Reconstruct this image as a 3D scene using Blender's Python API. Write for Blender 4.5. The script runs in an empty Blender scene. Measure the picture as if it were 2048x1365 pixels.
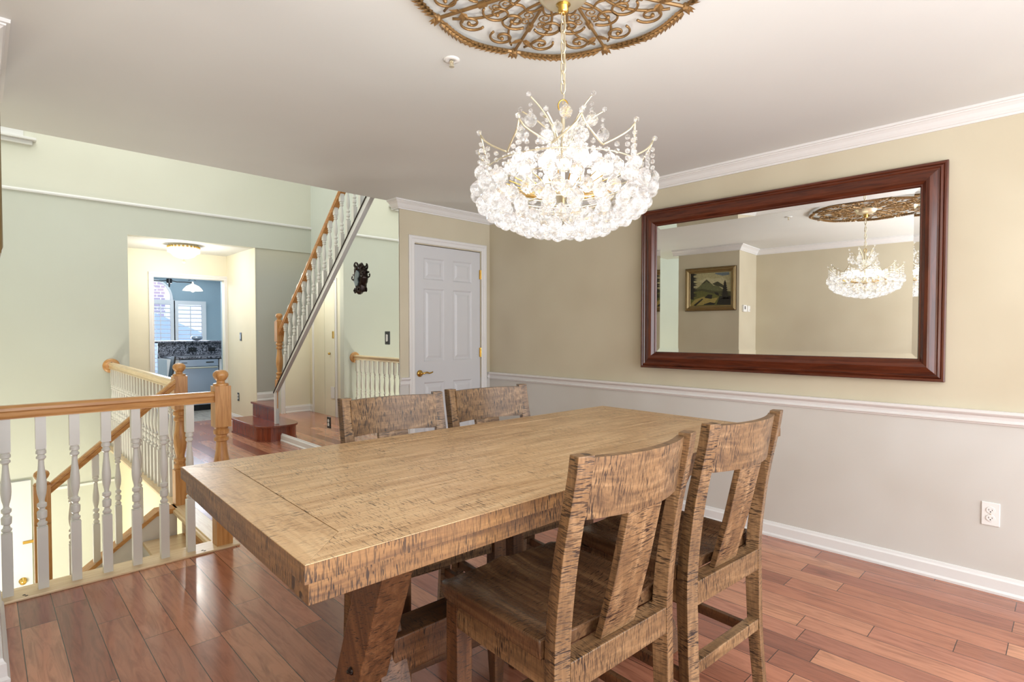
import bpy, bmesh, math, random
from mathutils import Vector, Matrix
R = math.radians
random.seed(7)
scn = bpy.context.scene
COL = scn.collection

# ------------------------------------------------------------------ materials
def lin(c):
    c = [v / 255 for v in c]
    return tuple(((v + .055) / 1.055) ** 2.4 if v > .04045 else v / 12.92 for v in c) + (1,)

class NT:
    def __init__(s, name):
        s.m = bpy.data.materials.new(name); s.m.use_nodes = True
        s.t = s.m.node_tree; s.t.nodes.clear()
        s.out = s.n('ShaderNodeOutputMaterial')
    def n(s, typ, **kw):
        nd = s.t.nodes.new(typ)
        for k, v in kw.items(): setattr(nd, k, v)
        return nd
    def l(s, a, b): s.t.links.new(a, b)
    def setin(s, nd, i, v):
        if isinstance(v, bpy.types.NodeSocket): s.l(v, nd.inputs[i])
        else: nd.inputs[i].default_value = v
    def math(s, op, a, b=0.0, c=None):
        nd = s.n('ShaderNodeMath', operation=op)
        s.setin(nd, 0, a); s.setin(nd, 1, b)
        if c is not None: s.setin(nd, 2, c)
        return nd.outputs[0]
    def mix(s, f, a, b, mode='MIX'):
        nd = s.n('ShaderNodeMixRGB', blend_type=mode)
        s.setin(nd, 0, f); s.setin(nd, 1, a); s.setin(nd, 2, b)
        return nd.outputs[0]
    def ramp(s, f, stops):
        nd = s.n('ShaderNodeValToRGB'); s.l(f, nd.inputs[0])
        e = nd.color_ramp.elements
        while len(e) < len(stops): e.new(.5)
        for i, (p, c) in enumerate(stops):
            e[i].position = p; e[i].color = c
        return nd.outputs[0]
    def noise(s, vec, scale, detail=2, rough=.5, dist=0.0):
        nd = s.n('ShaderNodeTexNoise')
        s.l(vec, nd.inputs['Vector']); nd.inputs['Scale'].default_value = scale
        nd.inputs['Detail'].default_value = detail; nd.inputs['Roughness'].default_value = rough
        nd.inputs['Distortion'].default_value = dist
        return nd.outputs['Fac']
    def obj(s, scale=(1, 1, 1)):
        tc = s.n('ShaderNodeTexCoord'); mp = s.n('ShaderNodeMapping')
        s.l(tc.outputs['Object'], mp.inputs['Vector']); mp.inputs['Scale'].default_value = scale
        return mp.outputs[0]
    def pbsdf(s, col, rough=.5, metal=0.0, spec=.5, bump=None, bstr=.2, bdist=.002, trans=0.0, emis=None, estr=0.0, coat=0.0):
        p = s.n('ShaderNodeBsdfPrincipled')
        s.setin(p, 'Base Color', col); s.setin(p, 'Roughness', rough); s.setin(p, 'Metallic', metal)
        p.inputs['Specular IOR Level'].default_value = spec
        p.inputs['Transmission Weight'].default_value = trans
        p.inputs['Coat Weight'].default_value = coat
        if emis is not None:
            s.setin(p, 'Emission Color', emis); p.inputs['Emission Strength'].default_value = estr
        if bump is not None:
            b = s.n('ShaderNodeBump'); b.inputs['Strength'].default_value = bstr
            b.inputs['Distance'].default_value = bdist
            s.l(bump, b.inputs['Height']); s.l(b.outputs[0], p.inputs['Normal'])
        s.l(p.outputs[0], s.out.inputs[0])
        return p

def paint(name, c, rough=.55, var=.05, spec=.3, scale=1.3):
    t = NT(name); v = t.obj()
    a = lin(c); d = tuple(x * (1 - var * 2) for x in a[:3]) + (1,)
    f = t.noise(v, scale, 2)
    col = t.mix(t.ramp(f, [(.35, (0, 0, 0, 1)), (.65, (1, 1, 1, 1))]), a, d)
    t.pbsdf(col, rough, spec=spec, bump=t.noise(v, 180, 1), bstr=.06, bdist=.001)
    return t.m

def plain(name, c, rough=.4, metal=0.0, spec=.5, var=.06, scale=12, coat=0):
    t = NT(name); v = t.obj()
    a = lin(c); d = tuple(x * (1 - var) for x in a[:3]) + (1,)
    col = t.mix(t.noise(v, scale, 3), a, d)
    t.pbsdf(col, rough, metal, spec, coat=coat)
    return t.m

def emit(name, c, s):
    t = NT(name); v = t.obj()
    col = t.mix(t.noise(v, 40, 1), lin(c), tuple(x * .93 for x in lin(c)[:3]) + (1,))
    e = t.n('ShaderNodeEmission'); t.l(col, e.inputs[0]); e.inputs[1].default_value = s
    t.l(e.outputs[0], t.out.inputs[0]); return t.m

def rustic(name, axis, light, mid, dark, mark=1.0, thr=.60, rough=.38, glaze=0.0, mscale=1.0):
    """saw-marked rustic wood, grain along `axis`, dark dashes across it"""
    t = NT(name)
    g = [5.0, 5.0, 5.0]; g[axis] = .5
    grain = t.noise(t.obj(tuple(x * 7 for x in g)), 1.0, 5, .62, .6)
    fine = t.noise(t.obj(tuple(x * 45 for x in g)), 1.0, 3, .6)
    ms = [52.0 * mscale] * 3; ms[axis] = 560.0 * mscale
    dash = t.noise(t.obj(tuple(ms)), 1.0, 1.5, .5)
    ms2 = [30.0 * mscale] * 3; ms2[axis] = 300.0 * mscale
    dash2 = t.noise(t.obj(tuple(ms2)), 1.0, 1.5, .55)
    clus = t.noise(t.obj((9, 9, 9)), 1.0, 2)
    clus = t.ramp(clus, [(.30, (.25, .25, .25, 1)), (.62, (1, 1, 1, 1))])
    d1 = t.ramp(dash, [(thr, (0, 0, 0, 1)), (thr + .05, (1, 1, 1, 1))])
    d2 = t.ramp(dash2, [(thr + .02, (0, 0, 0, 1)), (thr + .06, (1, 1, 1, 1))])
    dd = t.math('MAXIMUM', d1, d2)
    dd = t.math('MULTIPLY', t.math('MULTIPLY', dd, clus), mark)
    col = t.ramp(grain, [(.28, lin(dark)), (.50, lin(mid)), (.70, lin(light))])
    col = t.mix(t.math('MULTIPLY', t.math('SUBTRACT', fine, .35), .55), col, lin(dark))
    big = t.ramp(t.noise(t.obj((3, 3, 3)), 1.0, 2), [(.35, (0, 0, 0, 1)), (.7, (1, 1, 1, 1))])
    col = t.mix(t.math('MULTIPLY', big, glaze), col, tuple(x * .35 for x in lin(mid)[:3]) + (1,))
    col = t.mix(dd, col, lin((38, 25, 18)))
    b = t.math('ADD', t.math('MULTIPLY', dd, -1.0), t.math('MULTIPLY', grain, .35))
    t.pbsdf(col, rough, spec=.45, bump=b, bstr=.35, bdist=.0012)
    return t.m

def oak(name, axis, c1, c2, rough=.3):
    t = NT(name)
    g = [60.0] * 3; g[axis] = 4.0
    n1 = t.noise(t.obj(tuple(g)), 1.0, 4, .6, .8)
    col = t.ramp(n1, [(.3, lin(c2)), (.6, lin(c1))])
    t.pbsdf(col, rough, spec=.5, bump=n1, bstr=.08, bdist=.001)
    return t.m

def planks(name, width, length, cols, gap=(50, 28, 20), rough=.19, swap=False, gw=.012):
    t = NT(name)
    tc = t.n('ShaderNodeTexCoord'); sp = t.n('ShaderNodeSeparateXYZ'); t.l(tc.outputs['Object'], sp.inputs[0])
    x, y = (sp.outputs[1], sp.outputs[0]) if swap else (sp.outputs[0], sp.outputs[1])
    xr = t.math('DIVIDE', t.math('SUBTRACT', x, .107), width)
    row = t.math('FLOOR', xr)
    wn = t.n('ShaderNodeTexWhiteNoise', noise_dimensions='1D'); t.l(row, wn.inputs['W'])
    yr = t.math('ADD', t.math('DIVIDE', y, length), t.math('MULTIPLY', wn.outputs[0], 7.31))
    cell = t.math('FLOOR', yr)
    cv = t.n('ShaderNodeCombineXYZ'); t.l(row, cv.inputs[0]); t.l(cell, cv.inputs[1])
    w2 = t.n('ShaderNodeTexWhiteNoise', noise_dimensions='3D'); t.l(cv.outputs[0], w2.inputs[0])
    base = t.ramp(w2.outputs[0], [(i / (len(cols) - 1), lin(c)) for i, c in enumerate(cols)])
    # grain, offset per board
    off = t.n('ShaderNodeVectorMath', operation='MULTIPLY_ADD')
    t.l(w2.outputs['Color'], off.inputs[0]); off.inputs[1].default_value = (9, 9, 9)
    t.l(tc.outputs['Object'], off.inputs[2])
    mp = t.n('ShaderNodeMapping'); t.l(off.outputs[0], mp.inputs[0])
    mp.inputs['Scale'].default_value = (3, 28, 3) if swap else (28, 3, 3)
    gr = t.noise(mp.outputs[0], 1.0, 4, .6, 1.6)
    col = t.mix(t.ramp(gr, [(.42, (.0, .0, .0, 1)), (.75, (.55, .55, .55, 1))]), base, lin((84, 44, 34)), 'MIX')
    fx = t.math('FRACT', xr); fy = t.math('FRACT', yr)
    ex = t.math('ABSOLUTE', t.math('SUBTRACT', fx, .5)); ey = t.math('ABSOLUTE', t.math('SUBTRACT', fy, .5))
    gx = t.math('GREATER_THAN', ex, .5 - gw); gy = t.math('GREATER_THAN', ey, .5 - gw * width / length)
    gm = t.math('MAXIMUM', gx, gy)
    col = t.mix(gm, col, lin(gap))
    hb = t.math('ADD', t.math('MULTIPLY', gm, -1.0), t.math('MULTIPLY', t.noise(t.obj((6, 2, 6)), 1.0, 1), .8))
    p = t.pbsdf(col, rough, spec=.5, bump=hb, bstr=.22, bdist=.0018, coat=.25)
    p.inputs['Coat Roughness'].default_value = .1
    return t.m

M = {}
M['ceil'] = paint('ceiling_paint', (221, 223, 220), .7, .02)
M['tan'] = None
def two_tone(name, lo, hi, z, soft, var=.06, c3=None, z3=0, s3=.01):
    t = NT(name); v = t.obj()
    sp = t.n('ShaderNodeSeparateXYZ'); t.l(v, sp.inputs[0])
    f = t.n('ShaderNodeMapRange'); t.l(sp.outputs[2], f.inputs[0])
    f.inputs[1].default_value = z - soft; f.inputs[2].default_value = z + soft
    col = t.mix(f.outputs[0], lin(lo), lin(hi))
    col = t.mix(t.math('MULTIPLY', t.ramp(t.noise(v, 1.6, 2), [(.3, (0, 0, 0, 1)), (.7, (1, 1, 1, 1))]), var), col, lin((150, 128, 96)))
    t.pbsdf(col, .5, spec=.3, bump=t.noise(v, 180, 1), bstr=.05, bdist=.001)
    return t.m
M['tan'] = two_tone('beige_wall_paint', (208, 206, 201), (206, 197, 174), .87, .01, .22)
M['green'] = two_tone('sage_wall_paint', (199, 201, 190), (219, 218, 204), 2.80, .01, .05)
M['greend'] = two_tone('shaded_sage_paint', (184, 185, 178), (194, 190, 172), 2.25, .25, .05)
M['yellow'] = paint('pale_yellow_paint', (230, 224, 202), .6, .04)
M['pale'] = paint('pale_foyer_paint', (216, 221, 214), .6, .02)
M['cream'] = paint('cream_stairwell_paint', (232, 226, 190), .6, .02)
M['blue'] = paint('blue_kitchen_paint', (158, 176, 184), .6, .03)
M['white'] = plain('white_gloss_trim', (226, 224, 222), .35, var=.04, scale=5)
M['doorw'] = plain('white_door_paint', (208, 208, 210), .4, var=.04, scale=4)
M['balw'] = plain('white_baluster_paint', (222, 219, 212), .35, var=.04, scale=9)
M['floor'] = planks('hardwood_floor', .1245, .86, [(140, 86, 68), (172, 110, 84), (190, 126, 98), (158, 98, 80), (204, 144, 110), (180, 118, 94), (130, 80, 66)])
M['tile'] = planks('kitchen_tile', .3, .3, [(190, 182, 170), (206, 198, 186), (198, 188, 176)], gap=(140, 130, 120), rough=.3)
M['step'] = oak('mahogany_step', 1, (134, 66, 44), (96, 40, 28), .18)
M['stepv'] = oak('mahogany_riser', 2, (140, 62, 32), (92, 34, 20), .22)
for i, ax in enumerate('xyz'):
    M['oak' + ax] = oak('honey_oak_' + ax, i, (204, 152, 94), (172, 116, 64))
    M['pale' + ax] = oak('pale_oak_' + ax, i, (232, 208, 170), (214, 182, 138))
    M['tt' + ax] = rustic('rustic_tabletop_' + ax, i, (214, 184, 144), (194, 160, 120), (160, 124, 86), .8, .61, .33)
    M['te' + ax] = rustic('rustic_table_edge_' + ax, i, (158, 118, 74), (130, 94, 58), (90, 62, 40), 1.0, .565, .45, mscale=.8)
    M['ch' + ax] = rustic('rustic_chair_' + ax, i, (164, 130, 94), (132, 100, 68), (90, 65, 44), 1.0, .56, .38, .25, mscale=.8)
    M['tr' + ax] = rustic('rustic_trestle_' + ax, i, (134, 94, 62), (108, 72, 46), (74, 48, 30), 1.0, .60, .4, .3)
    M['st' + ax] = rustic('rustic_seat_' + ax, i, (156, 118, 82), (118, 84, 58), (74, 50, 36), .8, .60, .26, .75)
M['mahog'] = oak('mahogany_frame_wood', 1, (92, 43, 24), (56, 24, 14), .22)
M['mahogz'] = oak('mahogany_frame_wood_v', 2, (92, 43, 24), (56, 24, 14), .22)
M['brass'] = plain('polished_brass', (214, 176, 96), .22, 1.0)
M['bronze'] = plain('antique_gold_iron', (150, 116, 72), .38, .5, var=.3, scale=30)
M['champ'] = plain('pale_gold_metal', (228, 218, 190), .3, .75)
M['black'] = plain('black_plastic', (22, 22, 24), .35)
M['dark'] = plain('dark_bronze', (46, 30, 24), .3, .6, var=.5, scale=40)
M['pewter'] = plain('pewter_enamel', (120, 134, 140), .3, .7, var=.4, scale=90)
M['plate'] = plain('white_plastic', (236, 235, 232), .35)
M['slot'] = plain('outlet_slot', (40, 38, 34), .5)
M['steel'] = plain('stainless_steel', (190, 200, 214), .3, .55, var=.1, scale=3)
M['shade'] = emit('frosted_glass_lit', (255, 250, 240), 1.6)
M['bulb'] = emit('lit_bulb', (255, 242, 225), 5)
t = NT('mirror_silver'); g = t.n('ShaderNodeBsdfGlossy'); g.inputs['Roughness'].default_value = 0.0
t.l(t.mix(t.noise(t.obj(), 2, 1), (.93, .94, .93, 1), (.90, .915, .905, 1)), g.inputs[0]); t.l(g.outputs[0], t.out.inputs[0]); M['mirror'] = t.m
# cut crystal: clear facets, with glow and glints added as patterned emission
t = NT('cut_crystal'); fr = t.n('ShaderNodeFresnel'); fr.inputs[0].default_value = 1.75
tr = t.n('ShaderNodeBsdfTransparent'); tr.inputs[0].default_value = (.93, .93, .94, 1)
gl = t.n('ShaderNodeBsdfGlass'); gl.inputs['IOR'].default_value = 1.5; gl.inputs['Roughness'].default_value = .02
gl.inputs[0].default_value = (1, 1, 1, 1)
m1 = t.n('ShaderNodeMixShader'); m1.inputs[0].default_value = .6; t.l(tr.outputs[0], m1.inputs[1]); t.l(gl.outputs[0], m1.inputs[2])
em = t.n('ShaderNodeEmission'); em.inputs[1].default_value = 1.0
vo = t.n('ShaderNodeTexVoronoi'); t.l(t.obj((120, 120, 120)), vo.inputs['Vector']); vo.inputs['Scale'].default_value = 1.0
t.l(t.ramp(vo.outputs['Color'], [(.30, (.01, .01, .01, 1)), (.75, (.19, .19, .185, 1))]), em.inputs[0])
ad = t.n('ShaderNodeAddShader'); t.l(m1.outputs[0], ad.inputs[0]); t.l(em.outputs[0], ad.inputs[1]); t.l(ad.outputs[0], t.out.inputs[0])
M['crystal'] = t.m
# granite
t = NT('black_white_granite'); v = t.obj()
n1 = t.noise(v, 16, 6, .75, 2.5)
t.pbsdf(t.ramp(n1, [(.38, lin((18, 20, 26))), (.50, lin((50, 54, 64))), (.56, lin((190, 190, 200))), (.62, lin((40, 42, 52)))]), .3, spec=.5); M['granite'] = t.m
# brick
t = NT('neighbour_brick'); br = t.n('ShaderNodeTexBrick')
tc = t.n('ShaderNodeTexCoord'); mp = t.n('ShaderNodeMapping'); mp.inputs['Rotation'].default_value = (R(-90), 0, 0)
t.l(tc.outputs['Object'], mp.inputs[0]); t.l(mp.outputs[0], br.inputs['Vector'])
br.inputs['Color1'].default_value = lin((176, 160, 176)); br.inputs['Color2'].default_value = lin((150, 140, 170)); br.inputs['Mortar'].default_value = lin((226, 226, 240))
br.inputs['Scale'].default_value = 3.4; br.inputs['Mortar Size'].default_value = .03
p = t.pbsdf(br.outputs[0], .8, emis=br.outputs[0], estr=.7); M['brick'] = t.m  # daylight on the brick added as emission of its own colour
t = NT('outdoor_siding'); t.pbsdf(t.mix(t.noise(t.obj((1, 1, 14)), 1, 1), lin((190, 205, 235)), lin((150, 172, 214))), .8, emis=lin((170, 190, 232)), estr=.6); M['siding'] = t.m  # outdoor brightness put into the siding as emission
t = NT('window_glass'); tr = t.n('ShaderNodeBsdfTransparent'); g = t.n('ShaderNodeBsdfGlossy'); g.inputs[1].default_value = .02
t.l(t.mix(t.noise(t.obj(), 3, 1), (.95, .97, 1, 1), (.9, .94, 1, 1)), tr.inputs[0])
mx = t.n('ShaderNodeMixShader'); mx.inputs[0].default_value = .06; t.l(tr.outputs[0], mx.inputs[1]); t.l(g.outputs[0], mx.inputs[2]); t.l(mx.outputs[0], t.out.inputs[0]); M['glass'] = t.m
for k, c in dict(p_sky=(196, 186, 140), p_blue=(120, 134, 140), p_cloud=(214, 204, 160), p_mtn=(112, 112, 72), p_mtd=(74, 72, 46), p_mead=(110, 108, 52), p_path=(176, 156, 84), p_dark=(38, 32, 20), p_hill=(86, 84, 50)).items():
    M[k] = plain('oil_' + k[2:], c, .5, var=.55, scale=55)
M['gilt'] = plain('worn_gilt', (146, 122, 80), .4, .5, var=.3)
M['giltd'] = plain('dark_gilt_edge', (96, 70, 34), .45, .4, var=.4)

# ------------------------------------------------------------------ mesh helpers
def quad_box(bm, x0, x1, y0, y1, z0, z1, mat=None):
    vs = [bm.verts.new((x, y, z)) for x in (x0, x1) for y in (y0, y1) for z in (z0, z1)]
    f = [(0, 1, 3, 2), (4, 6, 7, 5), (0, 4, 5, 1), (2, 3, 7, 6), (0, 2, 6, 4), (1, 5, 7, 3)]
    fs = [bm.faces.new([vs[i] for i in q]) for q in f]
    if mat is not None:
        bmesh.ops.transform(bm, matrix=mat, verts=vs)
    return fs

def box(*a, mat=None):
    bm = bmesh.new(); quad_box(bm, *a, mat=mat); return bm

def lathe(bm, prof, seg=20, cx=0, cy=0, z0=0, sq=False):
    """prof: list of (r, z)"""
    rings = []
    for r, z in prof:
        rings.append([bm.verts.new((cx + r * math.cos(2 * math.pi * i / seg), cy + r * math.sin(2 * math.pi * i / seg), z0 + z)) for i in range(seg)])
    for a, b in zip(rings, rings[1:]):
        for i in range(seg):
            bm.faces.new((a[i], a[(i + 1) % seg], b[(i + 1) % seg], b[i]))
    bm.faces.new(rings[0][::-1]); bm.faces.new(rings[-1])

def tube(bm, pts, r, seg=6, closed=False, taper=None):
    pts = [Vector(p) for p in pts]
    n = len(pts); rings = []
    up = Vector((0, 0, 1)); prev = None
    for i, p in enumerate(pts):
        if closed: d = pts[(i + 1) % n] - pts[i - 1]
        else: d = pts[min(i + 1, n - 1)] - pts[max(i - 1, 0)]
        d.normalize()
        if prev is None:
            a = up if abs(d.dot(up)) < .9 else Vector((1, 0, 0))
            u = d.cross(a).normalized()
        else:
            u = (prev - d * prev.dot(d)).normalized()
        prev = u; w = d.cross(u)
        rr = r if taper is None else r * taper(i / (n - 1))
        rings.append([bm.verts.new(p + (u * math.cos(2 * math.pi * k / seg) + w * math.sin(2 * math.pi * k / seg)) * rr) for k in range(seg)])
    m = n if closed else n - 1
    for i in range(m):
        a, b = rings[i], rings[(i + 1) % n]
        for k in range(seg):
            bm.faces.new((a[k], a[(k + 1) % seg], b[(k + 1) % seg], b[k]))
    if not closed:
        bm.faces.new(rings[0][::-1]); bm.faces.new(rings[-1])

def prism(bm, poly, axis, a, b):
    """poly 2d points extruded along axis from a to b; axis 0: poly=(y,z), 1: (x,z), 2: (x,y)"""
    def P(q, t):
        return {0: (t, q[0], q[1]), 1: (q[0], t, q[1]), 2: (q[0], q[1], t)}[axis]
    A = [bm.verts.new(P(q, a)) for q in poly]; B = [bm.verts.new(P(q, b)) for q in poly]
    bm.faces.new(A); bm.faces.new(B[::-1])
    n = len(poly)
    for i in range(n): bm.faces.new((A[i], B[i], B[(i + 1) % n], A[(i + 1) % n]))

def sphere(bm, c, r, u=12, v=8, sc=(1, 1, 1)):
    m = Matrix.Translation(c) @ Matrix.Diagonal((sc[0], sc[1], sc[2], 1))
    bmesh.ops.create_uvsphere(bm, u_segments=u, v_segments=v, radius=r, matrix=m)

def obj(name, bm, mat, parent=None, smooth=False, bevel=0.0, loc=None, rot=None, auto=None):
    bmesh.ops.recalc_face_normals(bm, faces=bm.faces[:])
    me = bpy.data.meshes.new(name); bm.to_mesh(me); bm.free()
    for m in (mat if isinstance(mat, (list, tuple)) else [mat]): me.materials.append(m)
    if smooth:
        for p in me.polygons: p.use_smooth = True
    o = bpy.data.objects.new(name, me); COL.objects.link(o)
    if loc: o.location = loc
    if rot: o.rotation_euler = rot
    if parent: o.parent = parent
    if bevel:
        b = o.modifiers.new('bevel', 'BEVEL'); b.width = bevel; b.segments = 2; b.limit_method = 'ANGLE'; b.angle_limit = R(35)
    if auto:
        o.data.set_sharp_from_angle(angle=R(auto))
    return o

def thing(name, label, cat, loc=(0, 0, 0), rz=0, group=None):
    o = bpy.data.objects.new(name, None); o.empty_display_size = .1; COL.objects.link(o)
    o.location = loc; o.rotation_euler = (0, 0, rz); o['label'] = label; o['category'] = cat
    if group: o['group'] = group
    return o
def tag(o, label, cat, group=None):
    o['label'] = label; o['category'] = cat
    if group: o['group'] = group
    return o
def struct(name, bm, mat, **k):
    o = obj(name, bm, mat, **k); o['kind'] = 'structure'; return o
def dup(root, loc, rz, label):
    r = root.copy(); COL.objects.link(r); r.location = loc; r.rotation_euler = (0, 0, rz); r['label'] = label
    for ch in list(root.children):
        c = ch.copy(); COL.objects.link(c); c.parent = r
        for gch in list(ch.children):
            d = gch.copy(); COL.objects.link(d); d.parent = c
    return r

def sweep(prof, path, mat_name, name, parent=None, caps=True):
    """prof: closed list of (out, z); path: XY polyline, room side on the left of travel"""
    bm = bmesh.new(); n = len(path); rings = []
    P = [Vector((p[0], p[1])) for p in path]
    for i in range(n):
        ds = []
        if i > 0: ds.append((P[i] - P[i - 1]).normalized())
        if i < n - 1: ds.append((P[i + 1] - P[i]).normalized())
        ns = [Vector((-d.y, d.x)) for d in ds]
        if len(ns) == 2:
            m = (ns[0] + ns[1]); m = m / (m.dot(ns[0]))
        else: m = ns[0]
        rings.append([bm.verts.new((P[i].x + m.x * o_, P[i].y + m.y * o_, z)) for o_, z in prof])
    k = len(prof)
    for a, b in zip(rings, rings[1:]):
        for j in range(k): bm.faces.new((a[j], a[(j + 1) % k], b[(j + 1) % k], b[j]))
    bm.faces.new(rings[0]); bm.faces.new(rings[-1][::-1])
    return bm

def wall(axis, pos, th, a0, a1, z0, z1, holes=()):
    """wall in plane axis=pos..pos+th, spanning a0..a1 of the other axis, with rectangular holes (b0,b1,z0,z1)"""
    bm = bmesh.new()
    As = sorted({a0, a1, *[h[0] for h in holes], *[h[1] for h in holes]})
    Zs = sorted({z0, z1, *[h[2] for h in holes], *[h[3] for h in holes]})
    for i in range(len(As) - 1):
        for j in range(len(Zs) - 1):
            ca, cz = (As[i] + As[i + 1]) / 2, (Zs[j] + Zs[j + 1]) / 2
            if any(h[0] < ca < h[1] and h[2] < cz < h[3] for h in holes): continue
            if axis == 0: quad_box(bm, pos, pos + th, As[i], As[i + 1], Zs[j], Zs[j + 1])
            else: quad_box(bm, As[i], As[i + 1], pos, pos + th, Zs[j], Zs[j + 1])
    bmesh.ops.remove_doubles(bm, verts=bm.verts[:], dist=1e-5)
    # drop internal duplicate faces
    seen = {}
    for f in bm.faces[:]:
        key = tuple(sorted(v.index for v in f.verts))
    bm.verts.index_update()
    kill = []
    for f in bm.faces:
        key = tuple(sorted(v.index for v in f.verts))
        if key in seen: kill += [f, seen[key]]
        else: seen[key] = f
    bmesh.ops.delete(bm, geom=list(set(kill)), context='FACES')
    return bm

H = 2.455; XR = 3.65; YD = 4.07; XM = 2.60; YG = 7.71; XP = .035; XL = -.62; YJ = 2.79; YE = 4.16

# ------------------------------------------------------------------ shell
bm = bmesh.new()
quad_box(bm, XL - .1, XR + .1, -2.2, 3.70, -.12, 0)
quad_box(bm, 1.10, XR + .1, 3.70, 9.0, -.12, 0)
struct('floor', bm, M['floor'])
struct('floor_kitchen', box(.6, 4.4, 9.0, 13.1, -.12, 0), M['tile'])
struct('ceiling', box(XL - .1, XR + .1, -2.2, YE, H, H + .25), M['ceil'])
struct('wall_right', box(XR, XR + .1, -2.2, YD + .1, 0, H), M['tan'])
struct('wall_closet', wall(1, YD, .1, XM + .006, XR, 0, H, [(2.755, 3.535, 0, 2.10)]), M['tan'])
struct('wall_left', box(XL - .1, XL, -2.2, YJ, 0, H), M['tan'])
struct('wall_pier', box(XL - .1, XP, YJ, 3.62, 0, H), M['tan'])
struct('wall_closet_inside', box(2.66, 3.64, 4.175, 4.2, 0, H), M['tan'])

CROWN = [(0, H - .075), (.010, H - .075), (.011, H - .064), (.018, H - .062), (.022, H - .055), (.026, H - .050), (.034, H - .034), (.046, H - .022), (.052, H - .020), (.053, H - .014), (.064, H - .013), (.065, H), (0, H)]
struct('trim_crown', sweep(CROWN, [(XR, -2.2), (XR, YD), (XM, YD), (XM, YE)], None, None), M['white'])
struct('trim_crown_left', sweep(CROWN, [(XP, 3.70), (XP, YJ), (XL, YJ), (XL, -2.2)], None, None), M['white'])
RAIL = [(0, .848), (.008, .848), (.012, .856), (.020, .860), (.020, .866), (.012, .872), (.016, .890), (.028, .898), (.034, .906), (.034, .920), (0, .920)]
struct('trim_chair_rail', sweep(RAIL, [(XR, -2.2), (XR, YD), (3.612, YD)], None, None), M['white'])
struct('trim_chair_rail_closet', sweep(RAIL, [(2.697, YD), (XM + .002, YD)], None, None), M['white'])
BASE = [(0, 0), (.026, 0), (.026, .012), (.018, .022), (.016, .070), (.010, .078), (.006, .090), (0, .092)]
struct('baseboard_right', sweep(BASE, [(XR, -2.2), (XR, YD), (3.612, YD)], None, None), M['white'])
struct('baseboard_closet', sweep(BASE, [(2.697, YD), (XM, YD), (XM, 6.68)], None, None), M['white'])
struct('baseboard_left', sweep(BASE, [(XP, 3.58), (XP, YJ), (XL, YJ), (XL, -2.2)], None, None), M['white'])

# foyer void
GX0 = -1.7
struct('wall_green', wall(1, YG, .12, GX0, 3.45, -2.3, 5.2, [(1.25, 3.45, -.12, H)]), M['green'])
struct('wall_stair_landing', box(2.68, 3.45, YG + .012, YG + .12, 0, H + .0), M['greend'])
struct('wall_stair_side', box(3.45, 3.55, YD + .1, YG + .12, 0, 5.2), M['pale'])
struct('wall_foyer_left', wall(0, GX0 - .1, .1, 3.6, YG, -2.3, 5.2), M['pale'])
struct('wall_foyer_back', box(XL - 1.1, XM, YE, YE + .1, H + .25, 5.2), M['pale'])
struct('wall_pier_back', box(GX0, XP - .001, 3.52, 3.619, -2.3, H), M['pale'])
struct('ceiling_foyer', box(GX0 - .1, 3.55, YE, YG + .12, 5.2, 5.3), M['ceil'])
struct('wall_well_near', box(GX0, 1.10, 3.60, 3.70, -2.3, -.12), M['cream'])
struct('wall_well_side', box(1.10, 1.20, 3.70, YG, -2.3, -.12), M['cream'])
struct('floor_lower', box(GX0, 1.2, 3.6, YG, -2.4, -2.3), M['tile'])
struct('trim_fascia', box(1.085, 1.0999, 4.72, YG, -.20, -.001), M['cream'])
TR = [(0, 2.795), (.02, 2.795), (.024, 2.81), (.016, 2.825), (0, 2.83)]
struct('trim_band', sweep(TR, [(3.45, YG), (GX0, YG)], None, None), M['white'])
# lower front door
d = struct('door_3', box(-.55, .36, YG - .045, YG - .001, -2.28, -.25), M['doorw'])
h = obj('mail_slot', box(.285, .425, YG - .058, YG - .044, -.915, -.885), M['brass'], d, bevel=.003)
d2 = bmesh.new(); lathe(d2, [(.034, 0), (.034, .006), (.012, .012), (.012, .035), (.026, .045), (.028, .06), (.015, .072)], 20)
obj('door_knob', d2, M['brass'], d, True, loc=(.28, YG - .045, -1.30), rot=(R(90), 0, 0))
struct('trim_lower_header', box(.40, 1.10, YG - .03, YG, -.40, -.375), M['white'])

# alcove
struct('ceiling_alcove', box(1.15, 2.78, YG + .12, 8.9, H, H + .1), M['ceil'])
struct('wall_alcove_left', box(1.15, 1.25, YG + .12, 8.9, 0, H), M['yellow'])
struct('wall_alcove_right', box(2.68, 2.78, YG + .12, 8.9, 0, H), M['yellow'])
struct('wall_alcove_jamb', box(2.672, 2.68, YG + .004, 8.9, 0, H), M['yellow'])
struct('wall_alcove_back', wall(1, 8.9, .1, 1.15, 2.78, 0, H, [(1.735, 2.635, 0, 2.09)]), M['yellow'])
def casing(name, x0, x1, ztop, y, w=.062, d=.02, z0=0):
    bm = bmesh.new()
    for a, dd in ((0, d), (.010, d * .75), (.045, d * .9)):
        pass
    # stepped architrave: three nested profiles mitred round the opening
    path = [(x0, z0), (x0, ztop), (x1, ztop), (x1, z0)]
    prof = [(0, 0), (0, d * .55), (.008, d * .7), (.03, d * .6), (.038, d), (w - .006, d), (w, d * .8), (w, 0)]
    rings = []
    offs = [(-1, 0), (-1, 1), (1, 1), (1, 0)]
    for (px, pz), (ox, oz) in zip(path, offs):
        rings.append([bm.verts.new((px + ox * a, y - b, pz + oz * a)) for a, b in prof])
    for a, b in zip(rings, rings[1:]):
        for j in range(len(prof)): bm.faces.new((a[j], a[(j + 1) % len(prof)], b[(j + 1) % len(prof)], b[j]))
    bm.faces.new(rings[0]); bm.faces.new(rings[-1][::-1])
    return bm
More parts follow.
